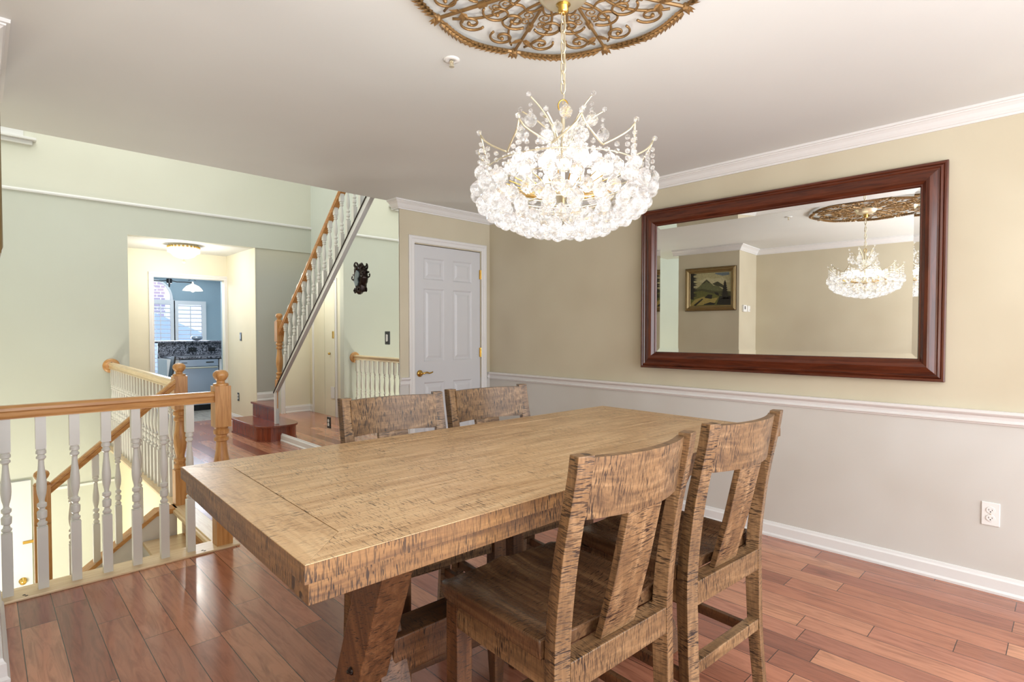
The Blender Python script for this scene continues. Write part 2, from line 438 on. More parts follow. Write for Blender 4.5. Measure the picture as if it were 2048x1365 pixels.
struct('trim_kitchen_casing', casing('c', 1.735, 2.635, 2.09, 8.9), M['white'])
# casing and door on the alcove's left wall (seen in the stair mirror)
def rotx(bm):  # turn a y-facing casing to face +X at x=1.25 : (x,y)->(Y along)
    return bm
cb = casing('c', 7.98, 8.72, 2.09, 0)
for v in cb.verts: v.co = Vector((1.25 - v.co.y, v.co.x, v.co.z))
struct('trim_hall_casing', cb, M['white'])
dh = struct('door_2', box(1.2505, 1.262, 7.985, 8.715, 0, 2.085), M['yellow'])
obj('lock_plate', box(1.262, 1.268, 8.005, 8.065, 1.22, 1.33), M['brass'], dh, bevel=.003)
kb = bmesh.new(); sphere(kb, (1.28, 8.14, .98), .02); obj('door_knob', kb, M['brass'], dh, True)
obj('pet_flap', box(1.262, 1.272, 7.99, 8.11, .28, .46), M['white'], dh, bevel=.003)
BASE2 = [(a * .9, b * 1.25) for a, b in BASE]
struct('baseboard_hall', sweep(BASE2, [(1.67, 8.9), (1.25, 8.9), (1.25, 8.785)], None, None), M['white'])
struct('baseboard_hall_right', sweep(BASE2, [(2.672, 7.75), (2.672, 8.9)], None, None), M['white'])
b3 = sweep([(a, b + .38) for a, b in BASE2], [(3.44, YG + .012), (2.68, YG + .012)], None, None)
struct('baseboard_landing', b3, M['white'])

# kitchen shell
struct('wall_kitchen_far', wall(1, 13.0, .1, .6, 4.4, 0, H + .3, [(2.40, 2.84, .45, 2.36), (2.92, 3.42, .85, 1.92)]), M['blue'])
struct('wall_kitchen_right', box(4.3, 4.4, 9.0, 13.0, 0, H + .3), M['blue'])
struct('wall_kitchen_left', box(.6, .7, 9.0, 13.0, 0, H + .3), M['blue'])
struct('wall_kitchen_near', wall(1, 9.0, .06, .6, 4.4, 0, H + .3, [(1.735, 2.635, 0, 2.09)]), M['blue'])
struct('ceiling_kitchen', box(.6, 4.4, 9.0, 13.1, H + .0, H + .1), M['ceil'])

# upper foyer window on the green wall
w = struct('window_1', box(-.55, .36, YG - .02, YG, 3.36, 4.5), M['white'])
obj('pane', box(-.46, .27, YG - .024, YG - .019, 3.44, 4.42), M['siding'], w)
s = struct('trim_window_sill', box(-.65, .46, YG - .075, YG, 3.33, 3.355), M['white'], bevel=.004)
struct('trim_window_apron', box(-.62, .43, YG - .035, YG, 3.285, 3.33), M['white'], bevel=.006)

# ------------------------------------------------------------------ closet door
cd = struct('trim_closet_casing', casing('c', 2.755, 3.538, 2.108, YD, .06), M['white'])
door = bpy.data.objects.new('door_1', None); COL.objects.link(door); door['kind'] = 'structure'; door.location = (2.76, YD, 0)
DW, DH = .772, 2.095
panels = []
cx0, cx1, cm = .105, DW - .105, .335
for (z0, z1) in ((.25, .86), (1.05, 1.71), (1.79, 1.985)):
    panels += [(.105, cm, z0, z1), (DW - cm, DW - .105, z0, z1)]
bm = wall(1, .012, .028, 0, DW, .01, DH, panels)
for (a, b, z0, z1) in panels:
    fr = [(a, z0), (b, z0), (b, z1), (a, z1)]
    ins = lambda k, y: [bm.verts.new((x + (k if x == a else -k), y, z + (k if z == z0 else -k))) for x, z in fr]
    rs = [ins(0, .012), ins(.012, .022), ins(.03, .022), ins(.05, .015)]
    for p_, q_ in zip(rs, rs[1:]):
        for j in range(4): bm.faces.new((p_[j], p_[(j + 1) % 4], q_[(j + 1) % 4], q_[j]))
    bm.faces.new(rs[-1])
ds = obj('door_slab', bm, M['doorw'], door)
lv = bmesh.new()
lathe(lv, [(.031, 0), (.031, .006), (.02, .012), (.012, .016), (.012, .04)], 20)
lever = obj('rosette_plate', lv, M['brass'], door, True, loc=(.058, .012, .945), rot=(R(90), 0, 0))
lv = bmesh.new(); tube(lv, [(.0, -.04, 0), (.02, -.048, .004), (.05, -.046, .010), (.075, -.046, .0), (.10, -.046, .006), (.112, -.046, .012)], .0075, 8, taper=lambda u: 1.2 - .4 * u)
obj('lever_handle', lv, M['brass'], door, True, loc=(.058, .012, .945))
obj('latch_plate', box(-.004, .002, .0, .03, .90, .98), M['brass'], door)
for z in (1.88, 1.117, .25):
    hb = bmesh.new(); lathe(hb, [(.006, 0), (.006, .09)], 10, DW + .006, .002, z - .045)
    quad_box(hb, DW - .012, DW + .02, .006, .0085, z - .045, z + .045)
    obj('hinge', hb, M['brass'], door)

# ------------------------------------------------------------------ turned posts
def baluster_bm(h=.88, w=.042, bot=.31, top=.17, full=True, slope=0.0):
    """square foot, turned vase, square head; base at z=0"""
    bm = bmesh.new(); a = w / 2
    quad_box(bm, -a, a, -a, a, 0, bot)
    if slope == 0: quad_box(bm, -a, a, -a, a, h - top, h)
    else:
        fs = quad_box(bm, -a, a, -a, a, h - top, h)
        for v in {v for f in fs for v in f.verts}:
            if v.co.z > h - .001: v.co.z += slope * v.co.y
    L = h - top - bot; r = a
    P = [(0, .85), (.012, .62), (.03, .95), (.055, .98), (.07, .66), (.10, .62), (.118, .95), (.19, 1.0), (.205, .92), (.215, .62), (.24, .60), (.262, .95), (.30, .95), (.315, .60),
         (.33, .52), (.36, .60), (.42, .86), (.50, 1.0), (.58, .98), (.68, .80), (.78, .62), (.85, .56), (.865, .72), (.875, .95), (.90, .95), (.912, .7), (.925, .7), (.935, 1.0), (.97, 1.0), (.985, .8), (1.0, .92)]
    lathe(bm, [(r * q, bot + L * z) for z, q in P], 14)
    return bm
BAL = None
def baluster(parent, x, y, z, h=.88, proto={}, mat='balw', slope=0.0, rz=0.0, w=.042):
    key = (round(h, 3), slope, w)
    if key not in proto:
        o = obj('baluster', baluster_bm(h, w=w, bot=.31 * h / .88, top=.17 * h / .88, slope=slope), M[mat], parent, True, auto=30)
        proto[key] = o
    else:
        o = proto[key].copy(); COL.objects.link(o); o.parent = parent
    o.location = (x, y, z); o.rotation_euler = (0, 0, rz)
    return o

def newel(parent, x, y, z, h=1.08, w=.09, mat='oakz', bot=.263):
    bm = bmesh.new(); a = w / 2; k = h / 1.08
    zt0, zt1 = h - .345, h - .095
    quad_box(bm, -a, a, -a, a, 0, bot)
    quad_box(bm, -a, a, -a, a, zt0, zt1)
    L = zt0 - bot
    P = [(0, .96), (.015, .74), (.04, .98), (.09, .98), (.105, .74), (.13, .74), (.145, .96), (.18, .96), (.195, .62), (.24, .64), (.34, .86), (.45, .98), (.55, .94), (.66, .76), (.76, .66), (.80, .66), (.815, .92), (.85, .92), (.865, .7), (.89, .7), (.905, .96), (.95, .98), (.97, .8), (1, .94)]
    lathe(bm, [(a * q, bot + L * z_) for z_, q in P], 20)
    o = obj('newel_post', bm, M[mat], parent, True, bevel=0, loc=(x, y, z), auto=30)
    f = bmesh.new()
    lathe(f, [(a * .95, 0), (a * .98, .006), (a * .9, .014), (a * .55, .018), (a * .5, .028), (a * .72, .040), (a * .92, .055), (a * .98, .066), (a * .9, .080), (a * .62, .092), (a * .2, .0965)], 22, z0=zt1)
    obj('finial', f, M[mat], o, True, auto=50)
    return o

HR = [(-.030, 0), (-.022, .010), (-.024, .028), (-.032, .036), (-.032, .050), (-.018, .062), (.018, .062), (.032, .050), (.032, .036), (.024, .028), (.022, .010), (.030, 0), (.030, -.004), (-.030, -.004)]
def handrail(parent, p0, p1, mat, name='handrail', k=1.0):
    """moulded rail between two points given for its underside"""
    p0, p1 = Vector(p0), Vector(p1); d = (p1 - p0)
    hd = Vector((d.x, d.y, 0)).normalized(); side = Vector((-hd.y, hd.x, 0)); up = Vector((0, 0, 1))
    bm = bmesh.new(); A = []; B = []
    for a, b in HR:
        A.append(bm.verts.new(p0 + side * a * k + up * b * k)); B.append(bm.verts.new(p1 + side * a * k + up * b * k))
    n = len(HR); bm.faces.new(A); bm.faces.new(B[::-1])
    for i in range(n): bm.faces.new((A[i], B[i], B[(i + 1) % n], A[(i + 1) % n]))
    return obj(name, bm, M[mat], parent)

# near railing (along X at y = 3.65)
YR = 3.65
t1 = thing('stair_railing', 'long oak topped railing with white turned balusters along the dining room edge', 'railing', (0, YR, 0))
struct('trim_railing_sill', box(XP - .0, 1.13, YR - .085, YR + .085, 0, .012), M['palex'], bevel=.003)
sill = bpy.data.objects['trim_railing_sill']
newel(t1, 1.055, 0, .012, 1.07)
handrail(t1, (XP + .0, 0, .892), (1.012, 0, .892), 'oakx')
for i in range(8):
    x = .078 + .1337 * i
    if i < 7: baluster(t1, x, 0, .012, .882)
plugs = bmesh.new()
for px in (.135, .93):
    for py in (-.045, -.062):
        sphere(plugs, (px + (.0 if py == -.045 else .008), YR + py, .0125), .0055, 8, 4, (1.3, 1, .3))
obj('screw_plug', plugs, M['slot'], sill)
pk = struct('trim_sill_hall', box(1.015, 1.13, YR + .085, YG, -.012, .010), M['paley'], bevel=.003)

# well railing along Y at x = 1.08
t2 = thing('balcony_railing', 'pale oak railing guarding the stairwell, running to the round wall rosette', 'railing', (1.075, 4.715, 0))
newel(t2, 0, 0, .010, 1.07)
handrail(t2, (0, .045, .888), (0, YG - 4.715 - .022, .905), 'paley')
n = 22
for i in range(n):
    y = .14 + i * (YG - 4.715 - .22) / (n - 1)
    baluster(t2, 0, y, .010, .882, w=.038)
rs = bmesh.new(); lathe(rs, [(.082, 0), (.082, .008), (.072, .018), (.05, .022)], 30)
ro = obj('wall_rosette', rs, M['oakx'], t2, True, loc=(.0, YG - 4.715 - .0, .93), rot=(R(90), 0, 0), auto=40)
rp = bmesh.new(); sphere(rp, (-.0, .035, .023), .008, 8, 4, (1, 1, .3)); obj('screw_hole', rp, M['slot'], ro)

# descending flight: three steps to a landing, closed stringer with sloped railing
struct('trim_stair_nosing', box(1.00, 1.10, YR + .05, 4.72, -.03, -.001), M['paley'], bevel=.006)
st = thing('descending_stairs', 'pale oak steps with white stringer going down from the hall floor', 'stairs', (0, 3.703, 0))
for i in range(3):
    x1 = 1.08 - .25 * i; z1 = -.19 * (i + 1)
    obj('riser', box(x1 - .02, x1, 0, .93, z1, z1 + .165), M['oaky'] if i == 0 else M['white'], st)
    obj('tread', box(x1 - (.27 if i < 2 else 1.6), x1 - .015, 0, .93, z1 - .03, z1), M['palex'], st, bevel=.005)
sb = bmesh.new()
prism(sb, [(1.03, -.02), (.90, -.02), (.30, -.47), (.30, -1.0), (1.03, -.7)], 1, .935, 1.02)
obj('stringer', sb, M['white'], st)
sb = bmesh.new()
prism(sb, [(1.03, .01), (.905, .01), (.30, -.445), (.30, -.475), (.90, -.025), (1.03, -.025)], 1, .92, 1.04)
obj('stringer_cap', sb, M['oakx'], st)
t3 = thing('sloped_stair_railing', 'sloping oak railing running down to a lower newel in the stairwell', 'railing', (0, 4.65, 0))
newel(t3, .27, 0, -.66, 1.08 + .0, .085, bot=.738)
handrail(t3, (1.03, 0, .905), (.312, 0, .268), 'oakx')
for x, hgt in ((.80, .0), (.675, 0), (.55, 0), (.42, 0)):
    zb = .008 - (.905 - x) * .752 if x < .905 else .008
    zt = .905 - (1.03 - x) * .887
    baluster(t3, x, 0, zb, zt - zb, w=.038)

# ------------------------------------------------------------------ upper staircase
us = thing('upper_staircase', 'staircase with dark mahogany lower steps rising behind the mirrored wall', 'stairs', (2.6, 6.8, 0))
def roundstep(z0, z1, nose):
    poly = [(-.235 - nose, .91), (-.235 - nose, .06)]
    for i in range(9):
        a = R(180 + 90 * i / 8); poly.append((-.06 + (.175 + nose) * math.cos(a), .06 + (.20 + nose) * math.sin(a)))
    poly += [(.0, -.14 - nose), (.02, -.14 - nose), (.02, .91)]
    bm = bmesh.new(); prism(bm, poly, 2, z0, z1); return bm
obj('riser', roundstep(.0, .165, 0), M['stepv'], us)
obj('tread', roundstep(.165, .19, .022), M['step'], us, bevel=.004)
sh = roundstep(.0, .018, .012); obj('shoe_moulding', sh, M['step'], us)
obj('riser', box(.022, .04, .03, .91, .19, .355), M['stepv'], us)
obj('tread', box(-.002, .85, .03, .92, .355, .38), M['step'], us, bevel=.004)
for i in range(11):
    y1 = .02 - .215 * i; z = .38 + .187 * (i + 1)
    obj('riser', box(.04, .85, y1 - .02, y1, z - .187, z - .025), M['white'], us)
    obj('tread', box(.03, .85, y1 - .235, y1 + .015, z - .025, z), M['step'], us)
# white stringer board edging the mirror
sl = .8695
def sz(Y): return .573 + sl * (6.82 - Y)
sb = bmesh.new()
y0, y1 = 0.06, -2.80
A = sz(6.8 + .06)
prism(sb, [(.045, .19), (.0, .19), (.0, sz(6.8) - .01), (y1, sz(6.8 + y1) - .04), (y1, sz(6.8 + y1) + .045), (.045, sz(6.8 + .045) + .02)], 0, -.022, .075)
obj('stringer', sb, M['white'], us)
sb = bmesh.new(); prism(sb, [(.055, sz(6.855) + .02), (y1, sz(6.8 + y1) + .045), (y1, sz(6.8 + y1) + .057), (.055, sz(6.855) + .034)], 0, -.03, .085)
obj('stringer_cap', sb, M['dark'], us)
t4 = thing('upper_stair_railing', 'oak handrail and white turned balusters climbing above the mirrored wall', 'railing', (2.64, 6.80, 0))
newel(t4, 0, .02, .381, 1.165, .085, bot=.35)
def hz(Y): return 1.43 - .887 * (Y - 6.61)
handrail(t4, (0, -.02, hz(6.78)), (0, -2.55, hz(4.25)), 'oaky')
for i in range(16):
    Y = 6.633 - .132 * i
    zb = sz(Y) + .06; zt = hz(Y) + .002
    baluster(t4, 0, Y - 6.8, zb, .715, slope=-.887, w=.040)

# mirrored wall in two sheets, and the wall body behind it
bk = bmesh.new(); prism(bk, [(6.80, 0), (6.80, .50), (YD + .101, sz(YD) - .08), (YD + .101, 0)], 0, XM + .004, XM + .05)
struct('wall_under_stairs', bk, M['tan'])
def sheet(ya, yb, lab):
    bm = bmesh.new(); zt = lambda Y: sz(Y) - .02 + .0
    prism(bm, [(ya, .09), (ya, zt(ya)), (yb, zt(yb)), (yb, .09)], 0, XM, XM + .004)
    o = obj('wall_mirror', bm, M['mirror']); tag(o, lab, 'mirror'); return o
sheet(6.795, 5.503, 'frameless mirror sheet beside the mahogany starting step under the staircase')
sheet(5.499, YD + .002, 'frameless mirror sheet carrying the bronze ornament and black switch plate')

# ------------------------------------------------------------------ wall plates
def outlet(name, label, loc, rz, pm='plate', inner='plate', slots='slot'):
    t = thing(name, label, 'outlet', loc, rz)          # plate faces local -Y
    obj('cover_plate', box(-.036, .036, -.006, 0, -.059, .059), M[pm], t, bevel=.003)
    for z in (.020, -.020):
        f = bmesh.new(); lathe(f, [(.017, 0), (.017, .003)], 20)
        r = obj('receptacle', f, M[inner], t, loc=(0, -.006, z), rot=(R(90), 0, 0))
        s = bmesh.new()
        quad_box(s, -.0075, -.0055, -.002, .006, .003, .0036); quad_box(s, .0055, .0075, -.002, .005, .003, .0036)
        lathe(s, [(.0028, .003), (.0028, .0036)], 8, 0, -.008)
        obj('slot', s, M[slots], r)
    s = bmesh.new(); lathe(s, [(.0028, 0), (.0028, .0015)], 8); obj('screw', s, M['champ'], t, loc=(0, -.006, 0), rot=(R(90), 0, 0))
    return t
def switch(name, label, loc, rz, pm='black', tm='plate', style=0):
    t = thing(name, label, 'light switch', loc, rz)
    obj('cover_plate', box(-.036, .036, -.006, 0, -.059, .059), M[pm], t, bevel=.003)
    if style == 0:
        obj('toggle', box(-.010, .010, -.011, -.006, -.032, .032), M[tm], t, bevel=.002)
        obj('slider', box(.014, .017, -.009, -.006, -.028, .028), M[tm], t)
    else:
        obj('toggle', box(-.016, .016, -.009, -.006, -.033, .033), M[tm], t, bevel=.002)
    return t
outlet('wall_outlet', 'white duplex outlet low on the right wall below the chair rail', (XR, .277, .395), R(-90))
outlet('mirror_outlet', 'black outlet plate set low in the mirrored wall beside the seam', (XM, 5.415, .37), R(-90), 'black', 'plate')
switch('dimmer_switch', 'black dimmer switch plate on the mirrored wall near the closet door', (XM, 4.261, 1.264), R(-90))
switch('light_switch', 'black switch plate on the yellow hall wall beside the kitchen doorway', (2.672, 8.30, 1.252), R(-90), 'black', 'steel', 1)
outlet('hall_outlet', 'black outlet low on the yellow hall wall beside the steps', (2.672, 8.43, .38), R(-90), 'black', 'plate')
# ------------------------------------------------------------------ thermostat & sensor
th = thing('thermostat', 'white thermostat with small grey display on the short return wall', 'thermostat', (-.13, YJ, 1.63), 0)
obj('housing', box(-.058, .058, -.028, 0, -.045, .045), M['plate'], th, bevel=.006)
obj('display', box(.005, .035, -.0295, -.027, -.012, .028), M['slot'], th)
se = thing('wall_sensor', 'small blank white sensor box beside the thermostat', 'sensor', (-.30, YJ, 1.63), 0)
obj('housing', box(-.045, .045, -.016, 0, -.04, .04), M['plate'], se, bevel=.004)
obj('button', box(-.028, -.018, -.018, -.015, -.02, -.012), M['slot'], se)

# ------------------------------------------------------------------ sprinkler
sp_ = thing('sprinkler_head', 'chrome fire sprinkler head in white ceiling cup near the chandelier', 'sprinkler', (1.432, 1.833, H))
b = bmesh.new(); lathe(b, [(.034, 0), (.034, -.003), (.024, -.006), (.012, -.006), (.010, -.003)], 24); obj('escutcheon', b, M['plate'], sp_, True)
b = bmesh.new(); lathe(b, [(.008, -.005), (.008, -.012), (.004, -.016), (.004, -.028)], 14)
quad_box(b, -.009, -.007, -.002, .002, -.028, -.011); quad_box(b, .007, .009, -.002, .002, -.028, -.011); obj('sprinkler_body', b, M['champ'], sp_)
b = bmesh.new(); lathe(b, [(.011, -.029), (.011, -.031)], 16); obj('deflector', b, M['champ'], sp_)

# ------------------------------------------------------------------ framed mirror on right wall
ME = R(2.0)
mt = thing('framed_mirror', 'large wide mirror in a dark mahogany frame on the beige right wall', 'mirror', (XR - .035, 1.367, 1.632), 0)
mt.rotation_euler = (0, 0, ME)
FW, FH = 1.80, 1.16        # outer width (local y) and height
def frame_bm(W, Hh, prof, sides):
    """prof list of (inset, out); sides list subset of 0..3 ; frame in the YZ plane facing -X"""
    bm = bmesh.new()
    cs = [(-1, -1), (1, -1), (1, 1), (-1, 1)]
    for s_ in sides:
        a, b = cs[s_], cs[(s_ + 1) % 4]
        A = [bm.verts.new((-o_, a[0] * (W / 2 - i_), a[1] * (Hh / 2 - i_))) for i_, o_ in prof]
        B = [bm.verts.new((-o_, b[0] * (W / 2 - i_), b[1] * (Hh / 2 - i_))) for i_, o_ in prof]
        for j in range(len(prof) - 1): bm.faces.new((A[j], A[j + 1], B[j + 1], B[j]))
        bm.faces.new((A[0], B[0], B[-1], A[-1]))
        bm.faces.new(A); bm.faces.new(B[::-1])
    return bm
PF = [(0, 0), (0, .030), (.006, .036), (.014, .036), (.018, .032), (.022, .036), (.030, .038), (.036, .033), (.044, .034), (.058, .043), (.076, .047), (.092, .042), (.104, .030), (.108, .024), (.114, .024), (.118, .018), (.120, .012), (.120, 0)]
obj('frame_rail', frame_bm(FW, FH, PF, (0,)), M['mahog'], mt, True, auto=25)
obj('frame_rail', frame_bm(FW, FH, PF, (2,)), M['mahog'], mt, True, auto=25)
obj('frame_stile', frame_bm(FW, FH, PF, (1,)), M['mahogz'], mt, True, auto=25)
obj('frame_stile', frame_bm(FW, FH, PF, (3,)), M['mahogz'], mt, True, auto=25)
bm = bmesh.new(); gw_, gh_ = FW / 2 - .118, FH / 2 - .118; bv = .028
o4 = [bm.verts.new((-.0113, a * gw_, b * gh_)) for a, b in ((-1, -1), (1, -1), (1, 1), (-1, 1))]
i4 = [bm.verts.new((-.0095, a * (gw_ - bv), b * (gh_ - bv))) for a, b in ((-1, -1), (1, -1), (1, 1), (-1, 1))]
for j in range(4): bm.faces.new((o4[j], o4[(j + 1) % 4], i4[(j + 1) % 4], i4[j]))
bm.faces.new(i4)
obj('mirror_glass', bm, M['mirror'], mt)

# ------------------------------------------------------------------ painting on the pier
pt = thing('landscape_painting', 'gilt framed mountain landscape painting with dark pine trees', 'painting', (XP, 3.17, 1.895), R(180))
PW, PH = .68, .57
def fbm(sides, prof): return frame_bm(PW, PH, prof, sides)
PP = [(0, 0), (0, .022), (.006, .028), (.012, .024), (.018, .03), (.03, .034), (.038, .026), (.046, .016), (.060, .012), (.065, .006), (.065, 0)]
for nm, sd in (('frame_rail', 0), ('frame_stile', 1), ('frame_rail', 2), ('frame_stile', 3)):
    obj(nm, frame_bm(PW, PH, PP, (sd,)), M['gilt'], pt, True, auto=25)
obj('frame_edge', frame_bm(PW + .012, PH + .012, [(0, 0), (0, .016), (.008, .02), (.008, 0)], (0, 1, 2, 3)), M['giltd'], pt)
bm = bmesh.new(); mats = ['p_sky', 'p_blue', 'p_cloud', 'p_mtn', 'p_mtd', 'p_mead', 'p_path', 'p_dark', 'p_hill']
cw, chh = PW - .13, PH - .13
def pl2(poly, mi, layer):      # poly in 0..1 as seen in the mirror (left to right), z 0..1
    # the painting faces local -X ; seen from the front its left is +Y(local) mirrored in reflection
    vs = [bm.verts.new((-.004 - layer * .0004, -(u - .5) * cw * PSGN, (v - .5) * chh)) for u, v in poly]
    f = bm.faces.new(vs); f.material_index = mi
PSGN = -1
pl2([(0, 0), (1, 0), (1, 1), (0, 1)], 0, 0)
pl2([(.62, .98), (.95, .98), (.96, .90), (.80, .88), (.62, .95)], 1, 1)
pl2([(.2, .75), (.4, .86), (.6, .80), (.8, .84), (.98, .70), (.7, .62), (.4, .66)], 2, 1)
pl2([(.1, .48), (.25, .62), (.33, .72), (.41, .80), (.50, .70), (.58, .60), (.70, .58), (.78, .50), (.85, .42), (.1, .40)], 3, 2)
pl2([(.28, .66), (.33, .72), (.41, .80), (.50, .70), (.46, .68), (.41, .74), (.36, .68)], 4, 3)
pl2([(.55, .66), (.68, .72), (.80, .62), (.86, .50), (.74, .56), (.62, .60)], 4, 3)
pl2([(0, .50), (.3, .52), (.6, .44), (1, .40), (1, 0), (0, 0)], 8, 3)
pl2([(0, .42), (.3, .46), (.5, .38), (.8, .30), (1, .26), (1, 0), (0, 0)], 5, 4)
pl2([(.0, .04), (.12, .20), (.34, .28), (.50, .20), (.70, .24), (.62, .08), (.3, .02), (.0, 0)], 6, 5)
pl2([(.36, .24), (.45, .34), (.56, .32), (.54, .20), (.44, .22)], 7, 6)
pl2([(.60, .40), (.70, .38), (.72, .28), (.64, .32)], 7, 6)
pl2([(.34, .04), (.50, .10), (.64, .06), (.60, .02), (.36, .02)], 7, 6)
for k in range(14):           # left pine
    z = .22 + k * .055
    pl2([(.0, z), (.0, z + .09), (.07 + .13 * abs(math.sin(k * 2.1)), z + .03), (.06, z)], 7, 6 + k * .05)
pl2([(.03, .2), (.09, .2), (.08, 1), (.02, 1)], 7, 7)
for k in range(8):            # right pine
    z = .18 + k * .065; ww = .11 * (1 - k / 9.0) + .01
    pl2([(.86 - ww, z), (.86 + ww, z), (.86, z + .12)], 7, 6 + k * .05)
pl2([(.66, .02), (.74, .30), (.80, .22), (.90, .30), (1, .26), (1, .0)], 7, 6)
pl2([(.08, .02), (.30, .22), (.33, .20), (.14, .0)], 7, 6)
bmesh.ops.recalc_face_normals(bm, faces=bm.faces[:])
me = bpy.data.meshes.new('canvas'); bm.to_mesh(me); bm.free()
for k in mats: me.materials.append(M[k])
co = bpy.data.objects.new('canvas', me); COL.objects.link(co); co.parent = pt

# ------------------------------------------------------------------ bronze ornament on mirror wall
orn = thing('bronze_ornament', 'ornate dark bronze cartouche with scrolled edges hung on the mirrored wall', 'ornament', (XM, 4.73, 1.835), R(-90))
bm = bmesh.new(); n = 48; ring = []
prev = None
for j, (k, y) in enumerate(((1.0, 0), (1.0, -.012), (.88, -.034), (.72, -.040), (.62, -.026), (.3, -.03))):
    rg = []
    for i in range(n):
        a = 2 * math.pi * i / n
        rad = 1 + .07 * math.cos(7 * a + 1) + .05 * math.cos(13 * a) + (.10 if j < 3 else 0) * max(0, math.sin(a * 3 + .6)) ** 3
        rg.append(bm.verts.new((.085 * k * rad * math.cos(a), y, .125 * k * rad * math.sin(a) - (.02 if j < 3 and math.sin(a) < -.8 else 0))))
    if prev:
        for i in range(n): bm.faces.new((prev[i], prev[(i + 1) % n], rg[(i + 1) % n], rg[i]))
    prev = rg
bm.faces.new(prev)
obj('cartouche', bm, M['dark'], orn, True, auto=50)
for (cx_, cz_, r_, s0, fl) in ((-.04, .115, .03, 0, 1), (.045, .10, .032, 1, -1), (-.045, -.125, .026, 2, 1), (.03, -.115, .028, 3, -1), (.085, .02, .03, 1, 1), (-.085, .0, .03, 2, -1)):
    pts = []
    for i in range(26):
        u = i / 25; a = fl * (u * 4.2 * math.pi / 1.6) + s0
        pts.append((cx_ + r_ * (1 - .75 * u) * math.cos(a), -.026 - .02 * u, cz_ + r_ * (1 - .75 * u) * math.sin(a)))
    b = bmesh.new(); tube(b, pts, .0075, 7, taper=lambda u: 1.2 - .6 * u); obj('scroll', b, M['dark'], orn, True)
b = bmesh.new(); pts = [(.02, .055), (.045, .03), (.035, .0), (.012, -.02), (.03, -.05), (.01, -.085), (-.03, -.08), (-.05, -.04), (-.045, .01), (-.03, .05), (-.01, .07)]
prism(b, pts, 1, -.045, -.024); obj('enamel_inlay', b, M['pewter'], orn, bevel=.006)

# ------------------------------------------------------------------ dining table
TYAW = R(-1.8)
tb = thing('dining_table', 'counter height rustic dining table with saw-marked plank top and trestle legs', 'table', (1.405, 1.345, 0), TYAW)
TL, TW, TZ = 1.998, .93, .915
a, b_ = TL / 2, TW / 2; BW = .112; T1 = .034
def slab(poly, z0, z1, mat, nm, bev=.0035):
    bm = bmesh.new(); prism(bm, poly, 2, z0, z1); return obj(nm, bm, M[mat], tb, bevel=bev)
g = .0006
slab([(-a, -b_), (a, -b_), (a - BW, -b_ + BW - g), (-a + BW, -b_ + BW - g)], TZ - T1, TZ, 'ttx', 'border_board', .0009)
slab([(-a, b_), (-a + BW, b_ - BW + g), (a - BW, b_ - BW + g), (a, b_)], TZ - T1, TZ, 'ttx', 'border_board', .0009)
slab([(-a, -b_ + g), (-a + BW - g, -b_ + BW), (-a + BW - g, b_ - BW), (-a, b_ - g)], TZ - T1, TZ, 'tty', 'end_board', .0009)
slab([(a, -b_ + g), (a, b_ - g), (a - BW + g, b_ - BW), (a - BW + g, -b_ + BW)], TZ - T1, TZ, 'tty', 'end_board', .0009)
ys = [-b_ + BW, -.21, -.02, .17, b_ - BW]
for i in range(4):
    slab([(-a + BW + .0016, ys[i] + .0014), (a - BW - .0016, ys[i] + .0014), (a - BW - .0016, ys[i + 1] - .0014), (-a + BW + .0016, ys[i + 1] - .0014)], TZ - T1 + .002, TZ - .0004, 'ttx', 'top_plank', 0)
# second layer: the side faces show strong saw marks
ins = .010
slab([(-a + ins, -b_ + ins), (a - ins, -b_ + ins), (a - ins, -b_ + .09), (-a + ins, -b_ + .09)], TZ - T1 - .044, TZ - T1 - .002, 'tex', 'apron_board', .001)
slab([(-a + ins, b_ - .09), (a - ins, b_ - .09), (a - ins, b_ - ins), (-a + ins, b_ - ins)], TZ - T1 - .044, TZ - T1 - .002, 'tex', 'apron_board', .001)
slab([(-a + ins, -b_ + .091), (-a + .09, -b_ + .091), (-a + .09, b_ - .091), (-a + ins, b_ - .091)], TZ - T1 - .044, TZ - T1 - .002, 'tey', 'apron_end', .001)
slab([(a - .09, -b_ + .091), (a - ins, -b_ + .091), (a - ins, b_ - .091), (a - .09, b_ - .091)], TZ - T1 - .044, TZ - T1 - .002, 'tey', 'apron_end', .001)
slab([(-a + .1, -b_ + .1), (a - .1, -b_ + .1), (a - .1, b_ - .1), (-a + .1, b_ - .1)], TZ - T1 - .02, TZ - T1 - .001, 'trx', 'underside_panel', 0)
# dark edge faces band (upper slab side skins)
for sy in (-1, 1):
    bm = box(-a - .001, a + .001, min(sy * b_, sy * (b_ + .0014)), max(sy * b_, sy * (b_ + .0014)), TZ - T1 - .0003, TZ - .0012)
    obj('edge_face', bm, M['tex'], tb)
for sx in (-1, 1):
    bm = box(min(sx * a, sx * (a + .0012)), max(sx * a, sx * (a + .0012)), -b_ - .001, b_ + .001, TZ - T1 - .0003, TZ - .0012)
    obj('edge_face', bm, M['tey'], tb)
